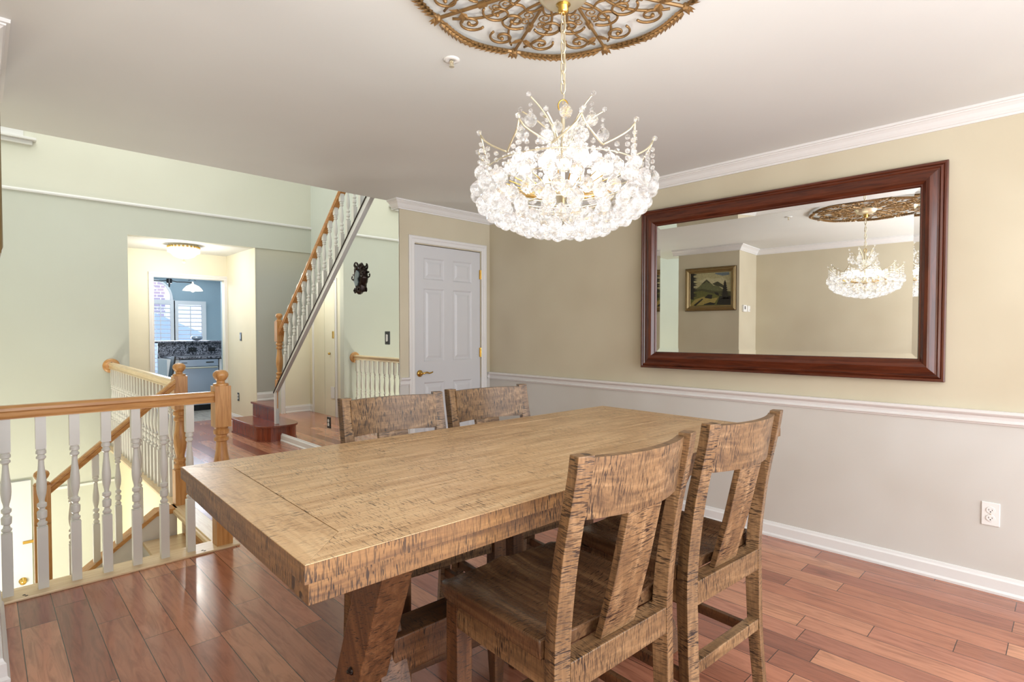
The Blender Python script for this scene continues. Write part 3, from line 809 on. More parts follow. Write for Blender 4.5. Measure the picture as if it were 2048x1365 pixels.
# X trestles
for sx in (-1, 1):
    X0 = -.625 if sx < 0 else .67
    zt = TZ - T1 - .044
    for dy, nm, xo in ((1, 'trestle_leg', -.035), (-1, 'trestle_leg', .035)):
        w_ = .115
        y_top, y_bot = -.19 * dy, .15 * dy
        Ln = math.hypot(y_bot - y_top, zt); ang = math.atan2(y_bot - y_top, zt)
        bm = bmesh.new()
        hw = w_ / 2 / math.cos(ang)
        # parallelogram board cut level at floor and under the top, modelled in its own axes (grain along z)
        prism(bm, [(y_top - hw, zt), (y_top + hw, zt), (y_bot + hw, 0), (y_bot - hw, 0)], 0, -.045, .045)
        rot = Matrix.Rotation(-ang, 4, 'X')
        bmesh.ops.transform(bm, matrix=rot.inverted(), verts=bm.verts[:])
        o = obj(nm, bm, M['trz'], tb, bevel=.004, loc=(X0 + xo * sx * -1, 0, 0))
        o.rotation_euler = (-ang, 0, 0)
    for z_, yy in ((.47, .035), (.40, .045)):
        b = bmesh.new(); sphere(b, (0, 0, 0), .011, 12, 6, (.7, 1, 1)); lathe(b, [(.013, -.002), (.013, .0)], 6)
        obj('bolt', b, M['dark'], tb, True, loc=(-.706 if sx < 0 else .751, yy - .065, z_ - .065))
    obj('cross_cleat', box(X0 - .04, X0 + .04, -.36, .36, TZ - T1 - .066, TZ - T1 - .022), M['try'], tb, bevel=.004)
obj('stretcher_beam', box(-.59, .59, -.055, .055, .345, .455), M['trx'], tb, bevel=.005)

# ------------------------------------------------------------------ chairs
def make_chair(label):
    t = thing('dining_chair', label, 'chair', group='rustic counter chairs around the dining table')
    W = .456; yb = -.215
    # rear posts: profile in YZ
    prof = [(-.245, 0), (-.215, .30), (-.205, .60), (-.232, .82), (-.285, 1.055)]
    dep = .042
    for sx in (-1, 1):
        bm = bmesh.new()
        def interp(z):
            for (ya, za), (yb2, zb) in zip(prof, prof[1:]):
                if za <= z <= zb:
                    u = (z - za) / (zb - za); return ya + (yb2 - ya) * u
            return prof[-1][0]
        sm = lambda z: (interp(max(0, z - .06)) + interp(z) + interp(min(1.055, z + .06))) / 3
        phi = sx * R(13); prev = None
        for i in range(23):
            z = 1.055 * i / 22
            hx = .0215; hy = .017 if z > .95 else .017 + (.95 - z) * .012
            if z < .5: hy = .0224 - (.5 - z) * .012
            cxp = sx * (W / 2 - .022); cyp = sm(z); c_, s_ = math.cos(phi), math.sin(phi)
            q = [bm.verts.new((cxp + a * c_ - b * s_, cyp + a * s_ + b * c_, z)) for a, b in ((-hx, -hy), (hx, -hy), (hx, hy), (-hx, hy))]
            if prev:
                for k in range(4): bm.faces.new((prev[k], prev[(k + 1) % 4], q[(k + 1) % 4], q[k]))
            else: bm.faces.new(q)
            prev = q
        bm.faces.new(prev)
        obj('rear_leg', bm, M['chz'], t, bevel=.002)
        # front legs
        fx = sx * (W / 2 - .035); 
        bm = bmesh.new()
        for (h0, h1, z0, z1) in ((.018, .026, 0, .16), (.026, .026, .16, .565)):
            A = [bm.verts.new((fx + i * h0, .185 + j * h0, z0)) for i, j in ((-1, -1), (1, -1), (1, 1), (-1, 1))]
            B = [bm.verts.new((fx + i * h1, .185 + j * h1, z1)) for i, j in ((-1, -1), (1, -1), (1, 1), (-1, 1))]
            bm.faces.new(A); bm.faces.new(B)
            for k in range(4): bm.faces.new((A[k], A[(k + 1) % 4], B[(k + 1) % 4], B[k]))
        obj('front_leg', bm, M['trz'], t, bevel=.003)
        sx0, sx1 = sorted((sx * (W / 2 - .010), sx * (W / 2 - .034)))
        obj('side_rail', box(sx0, sx1, -.19, .17, .505, .572), M['chy'], t, bevel=.002)
        sx0, sx1 = sorted((sx * (W / 2 - .012), sx * (W / 2 - .032)))
        obj('side_stretcher', box(sx0, sx1, -.20, .17, .265, .300), M['try'], t, bevel=.002)
    obj('front_rail', box(-W / 2 + .05, W / 2 - .05, .172, .196, .505, .570), M['chx'], t, bevel=.002)
    obj('footrest', box(-W / 2 + .04, W / 2 - .04, .170, .200, .180, .222), M['trx'], t, bevel=.003)
    obj('rear_stretcher', box(-W / 2 + .041, W / 2 - .041, -.236, -.204, .300, .338), M['chx'], t, bevel=.002)
    obj('rear_rail', box(-W / 2 + .040, W / 2 - .040, -.232, -.182, .505, .577), M['chx'], t, bevel=.002)
    # seat: saddle carved slab
    NX, NY = 26, 26
    bm = bmesh.new(); top = []; bot = []
    x_h = .233; y0, y1 = -.178, .245
    for j in range(NY + 1):
        r1, r2 = [], []
        for i in range(NX + 1):
            u = i / NX * 2 - 1; v = j / NY
            x = u * x_h; y = y0 + (y1 - y0) * v
            # rounded front corners
            if v > .85:
                k = (v - .85) / .15; x *= 1 - .05 * k * k
            y += -.012 * (abs(u) ** 4) * (1 if v > .8 else 0)
            dish = .019 * max(0, 1 - (abs(u) / .80) ** 3) ** .8 * min(1, v * 2.2 + .55) * (1 - max(0, (v - .78) / .22) ** 2)
            ridge = .010 * math.exp(-(u / .16) ** 2) * max(0, (v - .45) / .55)
            front = -.008 * max(0, (v - .85) / .15) ** 2
            z = .616 - dish + ridge + front + .004 * (abs(u) > .86)
            zb = .573 + .006 * (1 - abs(u) ** 2) * 0
            r1.append(bm.verts.new((x, y, z))); r2.append(bm.verts.new((x * .985, y, zb)))
        top.append(r1); bot.append(r2)
    for j in range(NY):
        for i in range(NX):
            bm.faces.new((top[j][i], top[j][i + 1], top[j + 1][i + 1], top[j + 1][i]))
            bm.faces.new((bot[j][i], bot[j + 1][i], bot[j + 1][i + 1], bot[j][i + 1]))
    for i in range(NX):
        bm.faces.new((top[0][i], bot[0][i], bot[0][i + 1], top[0][i + 1])); bm.faces.new((top[NY][i], top[NY][i + 1], bot[NY][i + 1], bot[NY][i]))
    for j in range(NY):
        bm.faces.new((top[j][0], top[j + 1][0], bot[j + 1][0], bot[j][0])); bm.faces.new((top[j][NX], bot[j][NX], bot[j + 1][NX], top[j + 1][NX]))
    obj('seat', bm, M['sty'], t, True, auto=40, bevel=.004)
    # curved top rail and splat
    def back_y(z): return -.213 - (z - .62) / .435 * .068 if z > .62 else -.21
    bm = bmesh.new(); N = 14; zA, zB = .905, 1.046; th_ = .022; rows = []
    for i in range(N + 1):
        u = i / N * 2 - 1; x = u * (W / 2 - .040); bow = -.042 * (1 - u * u)
        q = []
        for z, s_ in ((zA, 1), (zA, -1), (zB, -1), (zB, 1)):
            q.append(bm.verts.new((x, back_y(z) + bow + .008 + s_ * th_ / 2, z)))
        rows.append(q)
    for p_, q_ in zip(rows, rows[1:]):
        for k in range(4): bm.faces.new((p_[k], p_[(k + 1) % 4], q_[(k + 1) % 4], q_[k]))
    bm.faces.new(rows[0]); bm.faces.new(rows[-1][::-1])
    obj('top_rail', bm, M['chx'], t, True, auto=40)
    bm = bmesh.new()
    zA2, zB2 = .578, .905; yA, yB = -.207, back_y(.905) - .030
    A = [bm.verts.new((x, yA + y, zA2)) for x, y in ((-.066, -.010), (.066, -.010), (.066, .010), (-.066, .010))]
    Mm = [bm.verts.new((x, (yA + yB) / 2 - .004 + y, (zA2 + zB2) / 2)) for x, y in ((-.066, -.010), (.066, -.010), (.066, .010), (-.066, .010))]
    B = [bm.verts.new((x, yB + y, zB2)) for x, y in ((-.066, -.010), (.066, -.010), (.066, .010), (-.066, .010))]
    for P_, Q_ in ((A, Mm), (Mm, B)):
        for k in range(4): bm.faces.new((P_[k], P_[(k + 1) % 4], Q_[(k + 1) % 4], Q_[k]))
    bm.faces.new(A); bm.faces.new(B)
    obj('splat', bm, M['chz'], t, bevel=.002)
    return t
c1 = make_chair('rustic slat back wooden chair nearest the camera at the left of the near side')
c1.location = (1.13, .99, 0); c1.rotation_euler = (0, 0, R(-3))
dup(c1, (1.712, .98, 0), R(-4), 'rustic slat back wooden chair at near side, closest to the right wall')
dup(c1, (1.192, 1.69, 0), R(173), 'rustic wooden chair across the table, its back in front of mirrored wall')
dup(c1, (1.70, 1.672, 0), R(173), 'rustic wooden chair across the table, its back in front of closet door')

# ------------------------------------------------------------------ ceiling medallion
CX, CY = 1.342, 1.16
md = thing('ceiling_medallion', 'large round antique gold wrought iron scroll medallion fixed around the chandelier chain', 'ceiling ornament', (CX, CY, H - .018))
RN = .468
A0 = R(108.7)
nodes = [A0 - R(45) * k for k in range(8)]
rng = random.Random(3)
def leaf(bm, p, d, L, Wd, z0=0.0):
    d = d.normalized(); s = Vector((-d.y, d.x, 0))
    v0 = bm.verts.new(p + Vector((0, 0, z0))); v1 = bm.verts.new(p + d * L * .45 + s * Wd + Vector((0, 0, z0 - .002)))
    v2 = bm.verts.new(p + d * L + Vector((0, 0, z0 - .010))); v3 = bm.verts.new(p + d * L * .45 - s * Wd + Vector((0, 0, z0 - .002)))
    v4 = bm.verts.new(p + d * L * .45 + Vector((0, 0, z0 - .008)))
    for tri in ((v0, v1, v4), (v1, v2, v4), (v2, v3, v4), (v3, v0, v4)): bm.faces.new(tri)
for k in range(8):
    a0, a1 = nodes[k], nodes[k] - R(45)
    pts = []
    for i in range(19):
        u = i / 18; aa = a0 + (a1 - a0) * u; r = RN * math.cos(R(22.5)) / math.cos((u - .5) * R(45)) + .05 * math.sin(math.pi * u)
        pts.append(Vector((r * math.cos(aa), r * math.sin(aa), 0)))
    bm = bmesh.new(); tube(bm, pts, .007, 6)
    for i in range(1, 18):
        d = pts[i + 1] - pts[i - 1] if i < 9 else pts[i - 1] - pts[i + 1]
        d.normalize(); s = Vector((-d.y, d.x, 0))
        for sg in (-1, 1):
            leaf(bm, pts[i], d * .95 + s * sg * .5, .042, .010, -.002)
        leaf(bm, pts[i], d, .036, .009, -.008)
    obj('leaf_garland', bm, M['bronze'], md)
    # node clasp
    bm = bmesh.new(); p = pts[0]
    er = Vector((math.cos(a0), math.sin(a0), 0)); et = Vector((-er.y, er.x, 0))
    sphere(bm, p, .014, 10, 6)
    for sg in (-1, 0, 1): leaf(bm, p, er + et * sg * .6, .034, .011, -.004)
    obj('node_clasp', bm, M['bronze'], md)
    bm = bmesh.new(); tube(bm, [er * .09, er * (RN - .01)], .0062, 6)
    p = er * .285
    bmesh.ops.create_cone(bm, cap_ends=True, segments=10, radius1=.011, radius2=.011, depth=.03, matrix=Matrix.Translation(p) @ er.to_track_quat('Z', 'Y').to_matrix().to_4x4())
    obj('spoke', bm, M['bronze'], md)
    # scrollwork in the sector
    am = a0 - R(22.5)
    def pol(r, aa): return Vector((r * math.cos(aa), r * math.sin(aa), 0))
    def spiral(c, r0, start, turns, sgn, n=30, k=.82):
        return [Vector((c.x + r0 * (1 - k * i / n) * math.cos(start + sgn * turns * 2 * math.pi * i / n), c.y + r0 * (1 - k * i / n) * math.sin(start + sgn * turns * 2 * math.pi * i / n), -.002)) for i in range(n + 1)]
    bm = bmesh.new()
    for sg in (-1, 1):
        # big outer C scrolls: two spirals joined
        c_o = pol(.385, am + sg * R(11)); c_i = pol(.27, am + sg * R(8))
        s1 = spiral(c_o, .050, am + sg * R(-100), 1.35, sg); s2 = spiral(c_i, .055, am + sg * R(80), 1.3, -sg)
        tube(bm, s1[::-1], .0048, 6); 
        for q in (s1[-1], s2[-1]): sphere(bm, q, .008, 8, 5)
        tube(bm, s2, .0048, 6)
        # long arc from the spoke base sweeping outward
        e = pol(.425, am + sg * R(19)); b0 = pol(.125, am + sg * R(18)); mid = pol(.30, am + sg * R(-2))
        arc = [b0 * (1 - u) ** 2 + mid * 2 * u * (1 - u) + e * u * u for u in [i / 16 for i in range(17)]]
        tube(bm, arc, .0046, 6)
        # small thin tendrils beside the spoke
        tube(bm, spiral(pol(.215, am + sg * R(14)), .024, am, 1.5, sg, 22), .0024, 5)
        tube(bm, spiral(pol(.255, am + sg * R(15.5)), .020, am + 1, 1.5, -sg, 22), .0024, 5)
    # inner ogee linking neighbouring spokes
    og = [pol(.15 + .05 * math.sin(math.pi * u) + .018 * math.sin(3 * math.pi * u), am + R(22.5) * (1 - 2 * u)) for u in [i / 20 for i in range(21)]]
    tube(bm, og, .0045, 6)
    obj('scrollwork', bm, M['bronze'], md, True)
    bm = bmesh.new(); p = er * .37
    for sg in (-1, 1):
        leaf(bm, p, et * sg + er * .5, .052, .013, -.006); leaf(bm, p, et * sg - er * .3, .036, .010, -.006)
    obj('acanthus_leaf', bm, M['bronze'], md)
bm = bmesh.new(); tube(bm, [(.10 * math.cos(2 * math.pi * i / 40), .10 * math.sin(2 * math.pi * i / 40), 0) for i in range(40)], .006, 6, closed=True)
obj('centre_ring', bm, M['bronze'], md)

# ------------------------------------------------------------------ chandelier
HX, HY = 1.394, 1.19
ch = thing('chandelier', 'lit crystal ball chandelier on a brass chain above the dining table', 'chandelier', (HX, HY, 0))
bm = bmesh.new(); lathe(bm, [(.030, H - .062), (.055, H - .058), (.075, H - .045), (.092, H - .022), (.09, H - .016), (.02, H - .014)], 28)
obj('canopy', bm, M['champ'], ch, True, auto=40)
bm = bmesh.new(); lathe(bm, [(.006, H - .095), (.018, H - .085), (.016, H - .07), (.024, H - .064)], 18); obj('canopy_loop', bm, M['brass'], ch, True)
bm = bmesh.new(); z = H - .10; k = 0
while z > 2.10:
    pts = []
    for i in range(20):
        a = 2 * math.pi * i / 20; x = .0085 * math.cos(a); zz = .013 * math.sin(a) + (.008 if math.sin(a) > 0 else -.008)
        pts.append((x, 0, zz) if k % 2 == 0 else (0, x, zz))
    tube(bm, [Vector(p) + Vector((0, 0, z)) for p in pts], .0024, 6, closed=True)
    z -= .033; k += 1
obj('chain', bm, M['champ'], ch, True)
bm = bmesh.new(); tube(bm, [(.002 + .004 * math.sin(i), .003 * math.cos(i * .8), 2.07 + i * (H - .09 - 2.07) / 14) for i in range(15)], .0018, 5); obj('lamp_cord', bm, M['champ'], ch)
th_ = R(44.226); cr = Vector((math.cos(th_), -math.sin(th_), 0))
bm = bmesh.new(); tube(bm, [Vector((0, 0, 2.063)) + cr * .016 * math.cos(a) + Vector((0, 0, .02 * math.sin(a))) for a in [2 * math.pi * i / 24 for i in range(24)]], .0026, 6, closed=True); obj('hanging_ring', bm, M['brass'], ch, True)
bm = bmesh.new(); lathe(bm, [(.010, 1.70), (.012, 1.72), (.007, 1.74), (.007, 2.04), (.004, 2.046)], 12); lathe(bm, [(.0, 1.752), (.055, 1.756), (.06, 1.765), (.03, 1.775), (.008, 1.79)], 20); obj('centre_column', bm, M['champ'], ch, True, auto=40)
# radiating brass spokes of the frame
bm = bmesh.new()
for i in range(30):
    a = 2 * math.pi * i / 30
    tube(bm, [(.03 * math.cos(a), .03 * math.sin(a), 1.77), (.10 * math.cos(a), .10 * math.sin(a), 1.775), (.19 * math.cos(a), .19 * math.sin(a), 1.80)], .0018, 5)
obj('spoke_frame', bm, M['brass'], ch)
def ring(r, z, rr=.0025): return tube(bm, [(r * math.cos(2 * math.pi * i / 48), r * math.sin(2 * math.pi * i / 48), z) for i in range(48)], rr, 5, closed=True)
bm = bmesh.new()
for r, z in ((.255, 1.842), (.215, 1.80), (.17, 1.765), (.12, 1.74), (.07, 1.72)): ring(r, z)
obj('ring_frame', bm, M['champ'], ch, True)
# lower crown arms (8 points) and upper crown arms (8)
tips = []
for i in range(10):
    a = 2 * math.pi * (i + .411) / 10
    bm = bmesh.new(); e = Vector((math.cos(a), math.sin(a), 0)); tt = Vector((-e.y, e.x, 0))
    tip = e * .288 + Vector((0, 0, 1.925))
    for sg in (-1, 1):
        q = []
        for j in range(9):
            u = j / 8
            ap = a + sg * R(18) * u
            rr = .288 - .045 * u ** .8; zz = 1.925 - .065 * u ** .6
            q.append(Vector((rr * math.cos(ap), rr * math.sin(ap), zz)))
        tube(bm, q, .003, 6)
    tube(bm, [tip, tip + e * .006 + Vector((0, 0, .012))], .002, 5)
    obj('crown_arm', bm, M['champ'], ch, True); tips.append((tip, e, a))
cf = Vector((-.6974, -.7167, 0))        # direction from the chandelier towards the dining room's open side
for lt, fw, zt in ((-.108, .02, 2.085), (.092, .02, 2.088), (-.135, -.02, 2.052), (.135, -.02, 2.052), (-.058, .075, 2.015), (.055, .075, 2.018), (-.06, -.10, 2.07), (.07, -.10, 2.07)):
    d_ = cr * lt + cf * fw; rt = d_.length; e = d_ / rt
    q = [e * (.02 + (rt - .02) * math.sin(u * math.pi / 2) ** 2.0) + Vector((0, 0, 1.90 + (zt - 1.90) * math.sin(u * math.pi / 2) ** .85)) for u in [j / 10 for j in range(11)]]
    bm = bmesh.new(); tube(bm, q, .0028, 6); obj('upper_arm', bm, M['champ'], ch, True); tips.append((q[-1], e, None))
# crystals
def ball_mesh(r=.022):
    bm = bmesh.new(); n = 10
    prof = [(-.98, .22), (-.78, .62), (-.42, .91), (0, 1.0), (.38, .92), (.72, .68), (.98, .36), (1.25, .08)]
    rings = []
    for j, (z, q) in enumerate(prof):
        rings.append([bm.verts.new((r * q * math.cos(2 * math.pi * (i + .5 * (j % 2)) / n), r * q * math.sin(2 * math.pi * (i + .5 * (j % 2)) / n), r * z)) for i in range(n)])
    for j, (p_, q_) in enumerate(zip(rings, rings[1:])):
        for i in range(n):
            if j % 2 == 0:
                bm.faces.new((p_[i], p_[(i + 1) % n], q_[i])); bm.faces.new((p_[(i + 1) % n], q_[(i + 1) % n], q_[i]))
            else:
                bm.faces.new((p_[i], q_[(i + 1) % n], q_[i])); bm.faces.new((p_[i], p_[(i + 1) % n], q_[(i + 1) % n]))
    bm.faces.new(rings[0][::-1]); bm.faces.new(rings[-1])
    return bm
b0 = None; nb = 0
extra = bmesh.new()
def ball(x, y, z, s=1.0):
    global b0, nb
    if nb >= 98:
        m = ball_mesh(.022 * s); bmesh.ops.translate(m, vec=(x, y, z), verts=m.verts[:])
        tmp = bpy.data.meshes.new('t'); m.to_mesh(tmp); m.free(); extra.from_mesh(tmp); bpy.data.meshes.remove(tmp); return
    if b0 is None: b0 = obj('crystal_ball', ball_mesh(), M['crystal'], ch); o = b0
    else: o = b0.copy(); COL.objects.link(o); o.parent = ch
    o.location = (x, y, z); o.scale = (s, s, s); o.rotation_euler = (0, 0, random.random() * 3); nb += 1
beads = bmesh.new()
def bead(x, y, z, r=.0085):
    bmesh.ops.create_icosphere(beads, subdivisions=1, radius=r, matrix=Matrix.Translation((x, y, z)))
random.seed(11)
for r, z, n in ((.288, 1.775, 22), (.268, 1.738, 20), (.235, 1.708, 18), (.19, 1.684, 14), (.14, 1.664, 11), (.088, 1.652, 7), (.035, 1.646, 3)):
    for i in range(n):
        a = 2 * math.pi * (i + (.5 if int(r * 1000) % 2 else 0)) / n + random.uniform(-.03, .03)
        ball(r * math.cos(a), r * math.sin(a), z + random.uniform(-.006, .006))
for r, z, n in ((.254, 1.722, 18), (.213, 1.696, 16), (.165, 1.674, 12), (.115, 1.658, 9), (.062, 1.648, 5), (0, 1.644, 1)):
    for i in range(n):
        a = 2 * math.pi * (i + .25) / n + random.uniform(-.04, .04)
        ball(r * math.cos(a), r * math.sin(a), z + random.uniform(-.005, .008))
for tip, e, a in tips:
    bead(tip.x + e.x * .006, tip.y + e.y * .006, tip.z + .008, .0092)
for i, (tip, e, a) in enumerate(tips):
    L = 5 if a is not None else 3
    for j in range(1, L): bead(tip.x, tip.y, tip.z - .008 - .019 * j, .0078)
    ball(tip.x, tip.y, tip.z - .008 - .019 * L - .012, 1.0)
for i in range(9):      # inner upper balls and column beads
    a = 2 * math.pi * i / 9
    ball(.055 * math.cos(a), .055 * math.sin(a), 1.955 + .02 * (i % 2), .85)
ball(-cr.y * -.03, -.03, 2.03, 1.0)
for i in range(60):     # curtain of bead strings hanging from the crown
    a = 2 * math.pi * i / 60
    ph = ((a - 2 * math.pi * .411 / 10) / R(36)) % 1.0; u = abs(ph - round(ph)) * 2
    rr = .283 - .045 * u ** .8; z0 = 1.918 - .065 * u ** .6
    m = 5 if u < .5 else 3
    for j in range(m):
        bead(rr * math.cos(a), rr * math.sin(a), z0 - .012 - .020 * j, .0082)
for i in range(26):     # second row of large balls nearer the bulbs
    a = 2 * math.pi * i / 26
    ball(.235 * math.cos(a), .235 * math.sin(a), 1.80 + .012 * (i % 2), 1.0)
for i in range(14):
    a = 2 * math.pi * i / 14
    ball(.165 * math.cos(a), .165 * math.sin(a), 1.845 + .012 * (i % 2), 1.0)
for i in range(16):
    a = 2 * math.pi * i / 16
    for j in range(3): bead(.045 * math.cos(a), .045 * math.sin(a), 1.93 - .021 * j, .0085)
    for j in range(3): bead(.10 * math.cos(a), .10 * math.sin(a), 1.90 - .021 * j, .0085)
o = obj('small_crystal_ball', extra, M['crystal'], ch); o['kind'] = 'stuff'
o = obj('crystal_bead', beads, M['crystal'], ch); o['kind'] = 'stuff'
for i in range(8):
    a = 2 * math.pi * (i + .5) / 8
    bm = bmesh.new(); lathe(bm, [(.006, 1.785), (.008, 1.80), (.008, 1.83)], 10, .125 * math.cos(a), .125 * math.sin(a)); s_ = obj('bulb_socket', bm, M['champ'], ch)
    bm = bmesh.new(); sphere(bm, (.125 * math.cos(a), .125 * math.sin(a), 1.852), .015, 10, 8, (1, 1, 1.4)); obj('bulb', bm, M['bulb'], s_, True)

# ------------------------------------------------------------------ alcove flush light
fl = thing('flush_crystal_light', 'lit crystal basket flush light on the hall alcove ceiling', 'ceiling light', (1.93, 8.14, H))
bm = bmesh.new(); lathe(bm, [(.17, 0), (.175, -.02), (.16, -.03)], 30); obj('mounting_ring', bm, M['champ'], fl, True, auto=40)
bm = bmesh.new()
for i in range(24):
    a = 2 * math.pi * i / 24; sphere(bm, (.178 * math.cos(a), .178 * math.sin(a), -.03), .014, 8, 5)
obj('bead_collar', bm, M['brass'], fl)
bm = bmesh.new(); lathe(bm, [(.182, -.045), (.188, -.06), (.185, -.10), (.155, -.112), (.12, -.15), (.06, -.175), (.02, -.18)], 30); obj('crystal_basket', bm, M['shade'], fl)
bm = bmesh.new(); sphere(bm, (0, 0, -.215), .02, 10, 7); lathe(bm, [(.004, -.20), (.004, -.178)], 8); obj('drop_finial', bm, M['champ'], fl, True)

# ------------------------------------------------------------------ kitchen
KY = 10.2
kc = thing('kitchen_peninsula', 'kitchen peninsula of white cabinets with black granite counter and raised bar', 'counter', (0, KY, 0))
obj('cabinet_side', box(2.16, 2.335, .02, .62, .0, .87), M['plate'], kc)
obj('cabinet_stile', box(2.25, 2.335, .0, .02, .1, .86), M['plate'], kc)
obj('cabinet_door', box(2.93, 3.40, .0, .62, .1, .86), M['plate'], kc, bevel=.004)
obj('countertop', box(2.22, 3.6, -.03, .64, .87, .91), M['granite'], kc, bevel=.008)
obj('backsplash', box(2.16, 3.6, .64, .66, .87, 1.13), M['granite'], kc)
obj('bar_top', box(2.08, 3.6, .58, .95, 1.13, 1.165), M['granite'], kc, bevel=.01)
obj('bar_wall', box(2.18, 3.6, .66, .78, 0, 1.13), M['plate'], kc)
for x in (2.62, 2.93):
    o = outlet('bar_outlet', 'black outlet in the granite bar front, ' + ('left one' if x < 2.8 else 'right one'), (x + .06, KY + .64, 1.01), 0, 'black', 'black')
    o.rotation_euler = (0, R(90), 0)
dw = thing('dishwasher', 'stainless steel dishwasher under the black granite counter', 'dishwasher', (2.62, KY, 0))
obj('dishwasher_door', box(-.29, .29, -.02, .0, .10, .74), M['steel'], dw, bevel=.006)
obj('control_panel', box(-.29, .29, -.02, .55, .745, .86), M['steel'], dw, bevel=.004)
bm = bmesh.new(); tube(bm, [(-.27, -.045, .725), (.27, -.045, .725)], .012, 8); quad_box(bm, -.27, -.25, -.045, -.02, .715, .735); quad_box(bm, .25, .27, -.045, -.02, .715, .735)
obj('handle', bm, M['champ'], dw)
obj('vent_label', box(.10, .22, -.022, -.019, .80, .82), M['slot'], dw)
obj('vent_label', box(-.26, -.18, -.022, -.019, .805, .815), M['slot'], dw)
obj('toe_kick', box(-.29, .29, .03, .5, .0, .10), M['black'], dw)
bw = bmesh.new(); lathe(bw, [(.02, 0), (.05, .004), (.088, .03), (.093, .06), (.075, .085), (.07, .085), (.02, .02)], 20)
bo = obj('decorative_bowl', bw, M['steel'], None, True, loc=(2.78, KY + .75, 1.166)); tag(bo, 'small dark metal bowl standing on the granite bar', 'bowl')
# pendant fixture
pd = thing('kitchen_pendant_light', 'black armed ceiling light with frosted glass bell shades in the kitchen', 'pendant light', (2.42, 11.2, H))
bm = bmesh.new(); lathe(bm, [(.06, 0), (.06, -.02), (.012, -.03), (.012, -.18), (.045, -.19), (.045, -.27), (.015, -.28), (.012, -.34)], 16); obj('stem', bm, M['black'], pd, True, auto=40)
for sg in (-1, 1):
    bm = bmesh.new(); tube(bm, [(0, 0, -.22), (sg * .12, 0, -.24), (sg * .25, 0, -.235), (sg * .37, 0, -.24)], .009, 8); tube(bm, [(sg * .30, 0, -.20), (sg * .37, 0, -.17), (sg * .42, 0, -.20)], .005, 6); arm = obj('fixture_arm', bm, M['black'], pd, True)
    bm = bmesh.new(); lathe(bm, [(.012, -.22), (.018, -.26), (.03, -.265), (.10, -.30), (.145, -.35), (.165, -.385), (.16, -.385), (.09, -.32), (.02, -.27)], 26, sg * .37)
    obj('glass_shade', bm, M['shade'], arm, True)
    bm = bmesh.new(); sphere(bm, (sg * .37, 0, -.38), .035, 12, 8); obj('bulb', bm, M['shade'], arm, True)
# kitchen windows with shutters
def shutter_window(nm, x0, x1, z0, z1, arch=False):
    w = bpy.data.objects.new(nm, None); COL.objects.link(w); w['kind'] = 'structure'; w.location = (0, 12.98, 0)
    bm = bmesh.new()
    for q in ((x0 - .05, x0 + .03, z0 - .05, z1 + .05), (x1 - .03, x1 + .05, z0 - .05, z1 + .05), (x0 + .03, x1 - .03, z0 - .05, z0 + .03), (x0 + .03, x1 - .03, z1 - .03, z1 + .05)):
        quad_box(bm, q[0], q[1], -.05, .0, q[2], q[3])
    obj('window_frame', bm, M['white'], w)
    bm = bmesh.new(); nl = int((z1 - z0) / .085)
    for i in range(nl):
        z = z0 + .06 + i * .085
        quad_box(bm, x0 + .03, x1 - .03, -.004, .004, -.03, .03, mat=Matrix.Translation((0, -.02, z)) @ Matrix.Rotation(R(78), 4, 'X'))
    obj('louvre', bm, M['white'], w)
    obj('tilt_rod', box((x0 + x1) / 2 - .008, (x0 + x1) / 2 + .008, -.06, -.05, z0 + .05, z1 - .05), M['white'], w)
    obj('pane', box(x0, x1, .05, .056, z0, z1), M['glass'], w)
    return w
wa = shutter_window('window_2', 2.42, 2.84, .47, 1.93)
wb = shutter_window('window_3', 2.92, 3.42, .87, 1.92)
# arch-head light above window_2
bm = bmesh.new(); xc, rr = 2.56, .30
outer = [(xc + (rr + .0) * math.cos(R(a)), 1.98 + .40 * math.sin(R(a))) for a in range(0, 181, 10)]
inner = [(xc + (rr - .035) * math.cos(R(a)), 1.98 + .362 * math.sin(R(a))) for a in range(0, 181, 10)]
for i in range(18):
    prism(bm, [outer[i], outer[i + 1], inner[i + 1], inner[i]], 1, -.04, .01)
ar = obj('arch_frame', bm, M['white'], wa)
bm = bmesh.new()  # blue spandrel between the arch and the square hole
P1 = [(2.84, 2.36)] + [(x, z) for x, z in outer if x > 2.56]
for i in range(len(P1) - 2): prism(bm, [P1[0], P1[i + 1], P1[i + 2]], 1, .0, .06)
P2 = [(2.40, 2.36)] + [(x, z) for x, z in outer if 2.40 < x < 2.56]
for i in range(len(P2) - 2): prism(bm, [P2[0], P2[i + 1], P2[i + 2]], 1, .0, .06)
obj('arch_spandrel', bm, M['blue'], wa)
# outdoors
nb_ = thing('neighbour_house', 'pale brick neighbouring house with blue grey gable seen through kitchen windows', 'house', (2.4, 15.0, 0))
obj('brick_wall', box(-1.6, .75, 0, .2, 0, 4.5), M['brick'], nb_)
bm = bmesh.new(); prism(bm, [(.5, 1.75), (2.2, .95), (2.2, -.2), (.5, -.2)], 1, -.3, -.1); obj('gable_roof', bm, M['siding'], nb_)
# bar stool behind the peninsula
bs = thing('kitchen_chair', 'dark slim backed chair beside the white end of the kitchen peninsula', 'chair', (2.02, 9.75, 0), R(90))
bm = bmesh.new(); quad_box(bm, -.10, .10, -.012, .012, .46, .95, mat=Matrix.Rotation(R(8), 4, 'X')); obj('chair_back', bm, M['black'], bs)
obj('seat', box(-.17, .17, -.02, .32, .44, .47), M['black'], bs, bevel=.01)
for x in (-.15, .15):
    for y in (0, .29): obj('leg', box(x - .015, x + .015, y - .015, y + .015, 0, .44), M['black'], bs)

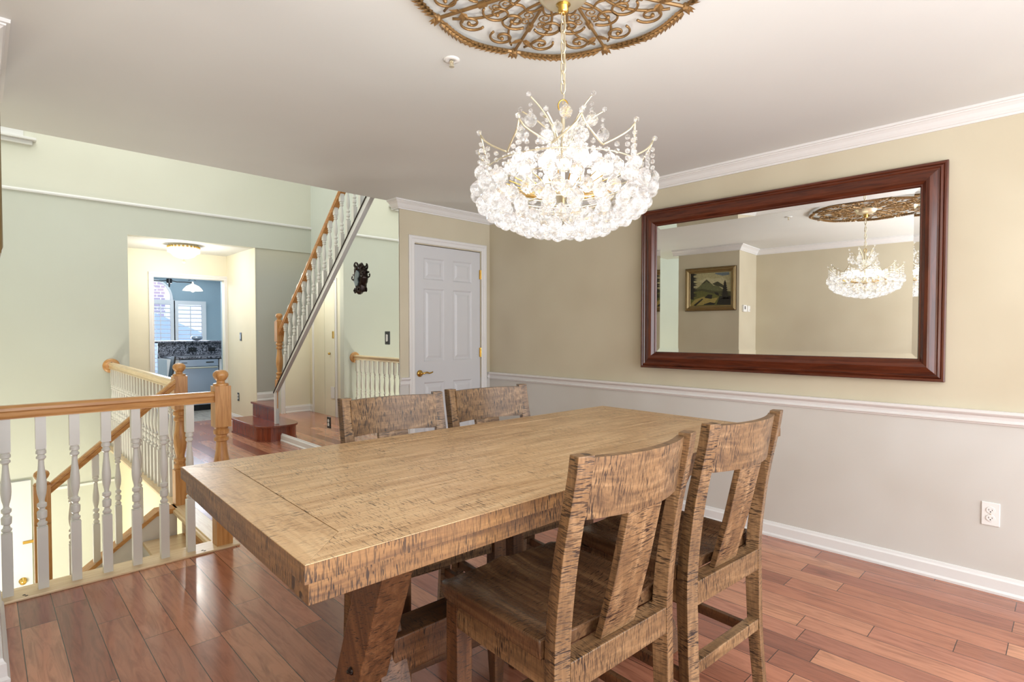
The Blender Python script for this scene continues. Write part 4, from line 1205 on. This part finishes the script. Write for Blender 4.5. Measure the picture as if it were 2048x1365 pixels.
# ------------------------------------------------------------------ lights
def area(name, loc, rot, size, power, col=(1, 1, 1), sy=None):
    l = bpy.data.lights.new(name, 'AREA'); l.energy = power; l.color = col; l.size = size
    if sy: l.shape = 'RECTANGLE'; l.size_y = sy
    o = bpy.data.objects.new(name, l); COL.objects.link(o); o.location = loc; o.rotation_euler = rot; return o
def point(name, loc, power, col, r=.08):
    l = bpy.data.lights.new(name, 'POINT'); l.energy = power; l.color = col; l.shadow_soft_size = r
    o = bpy.data.objects.new(name, l); COL.objects.link(o); o.location = loc; return o
area('daylight_fill', (1.6, -2.1, 1.4), (R(84), 0, 0), 3.8, 135, (.90, .95, 1.0), 2.2)  # added soft fill behind the camera, standing for unseen window daylight
area('ceiling_fill', (.1, -.7, 1.0), (R(168), 0, 0), 1.6, 84, (.98, .98, 1.0), 1.0)  # added unseen uplight to brighten the ceiling
for k in range(8):
    point('candle_glow', (HX + .125 * math.cos(math.pi * (k + .5) / 4), HY + .125 * math.sin(math.pi * (k + .5) / 4), 1.852), 2.2, (1.0, .94, .85), .023)
area('foyer_fill', (.8, 5.9, 5.15), (0, 0, 0), 2.6, 82, (.99, 1.0, .95), 2.6)  # added fill light high in the foyer; the ceiling has no skylight
point('alcove_glow', (1.93, 8.14, 2.14), 24, (1.0, .97, .90), .12)
area('kitchen_daylight', (2.6, 12.9, 1.6), (R(-90), 0, 0), 1.8, 90, (.74, .85, 1.0), 1.4)
point('kitchen_fill', (2.2, 9.6, 2.3), 40, (.85, .92, 1.0), .15)  # added fill in front of the dishwasher, apart from the fixtures
point('lower_hall_glow', (-.3, 6.0, -1.2), 125, (1.0, .96, .87), .25)
wd = bpy.data.worlds.new('daylight'); scn.world = wd; wd.use_nodes = True
bg = wd.node_tree.nodes['Background']; bg.inputs[0].default_value = (.86, .93, 1.0, 1); bg.inputs[1].default_value = 1.75

# ------------------------------------------------------------------ camera & view
cam = bpy.data.cameras.new('camera'); co_ = bpy.data.objects.new('camera', cam); COL.objects.link(co_)
cam.sensor_width = 36; cam.lens = 1092.99 / 2048 * 36; cam.clip_start = .02
co_.location = (0, 0, 1.3143); co_.rotation_euler = (R(90 - 1.3843), 0, R(-44.2262)); cam.shift_y = 9.0 / 2048
scn.camera = co_
scn.view_settings.view_transform = 'Standard'; scn.view_settings.look = 'None'; scn.view_settings.exposure = 0.0
scn.cycles.use_adaptive_sampling = True; scn.cycles.adaptive_threshold = .04
scn.cycles.max_bounces = 10; scn.cycles.diffuse_bounces = 4; scn.cycles.glossy_bounces = 6; scn.cycles.transmission_bounces = 7; scn.cycles.transparent_max_bounces = 18
scn.cycles.caustics_reflective = False; scn.cycles.caustics_refractive = False
scn.cycles.use_denoising = True; scn.cycles.sample_clamp_indirect = 4.0
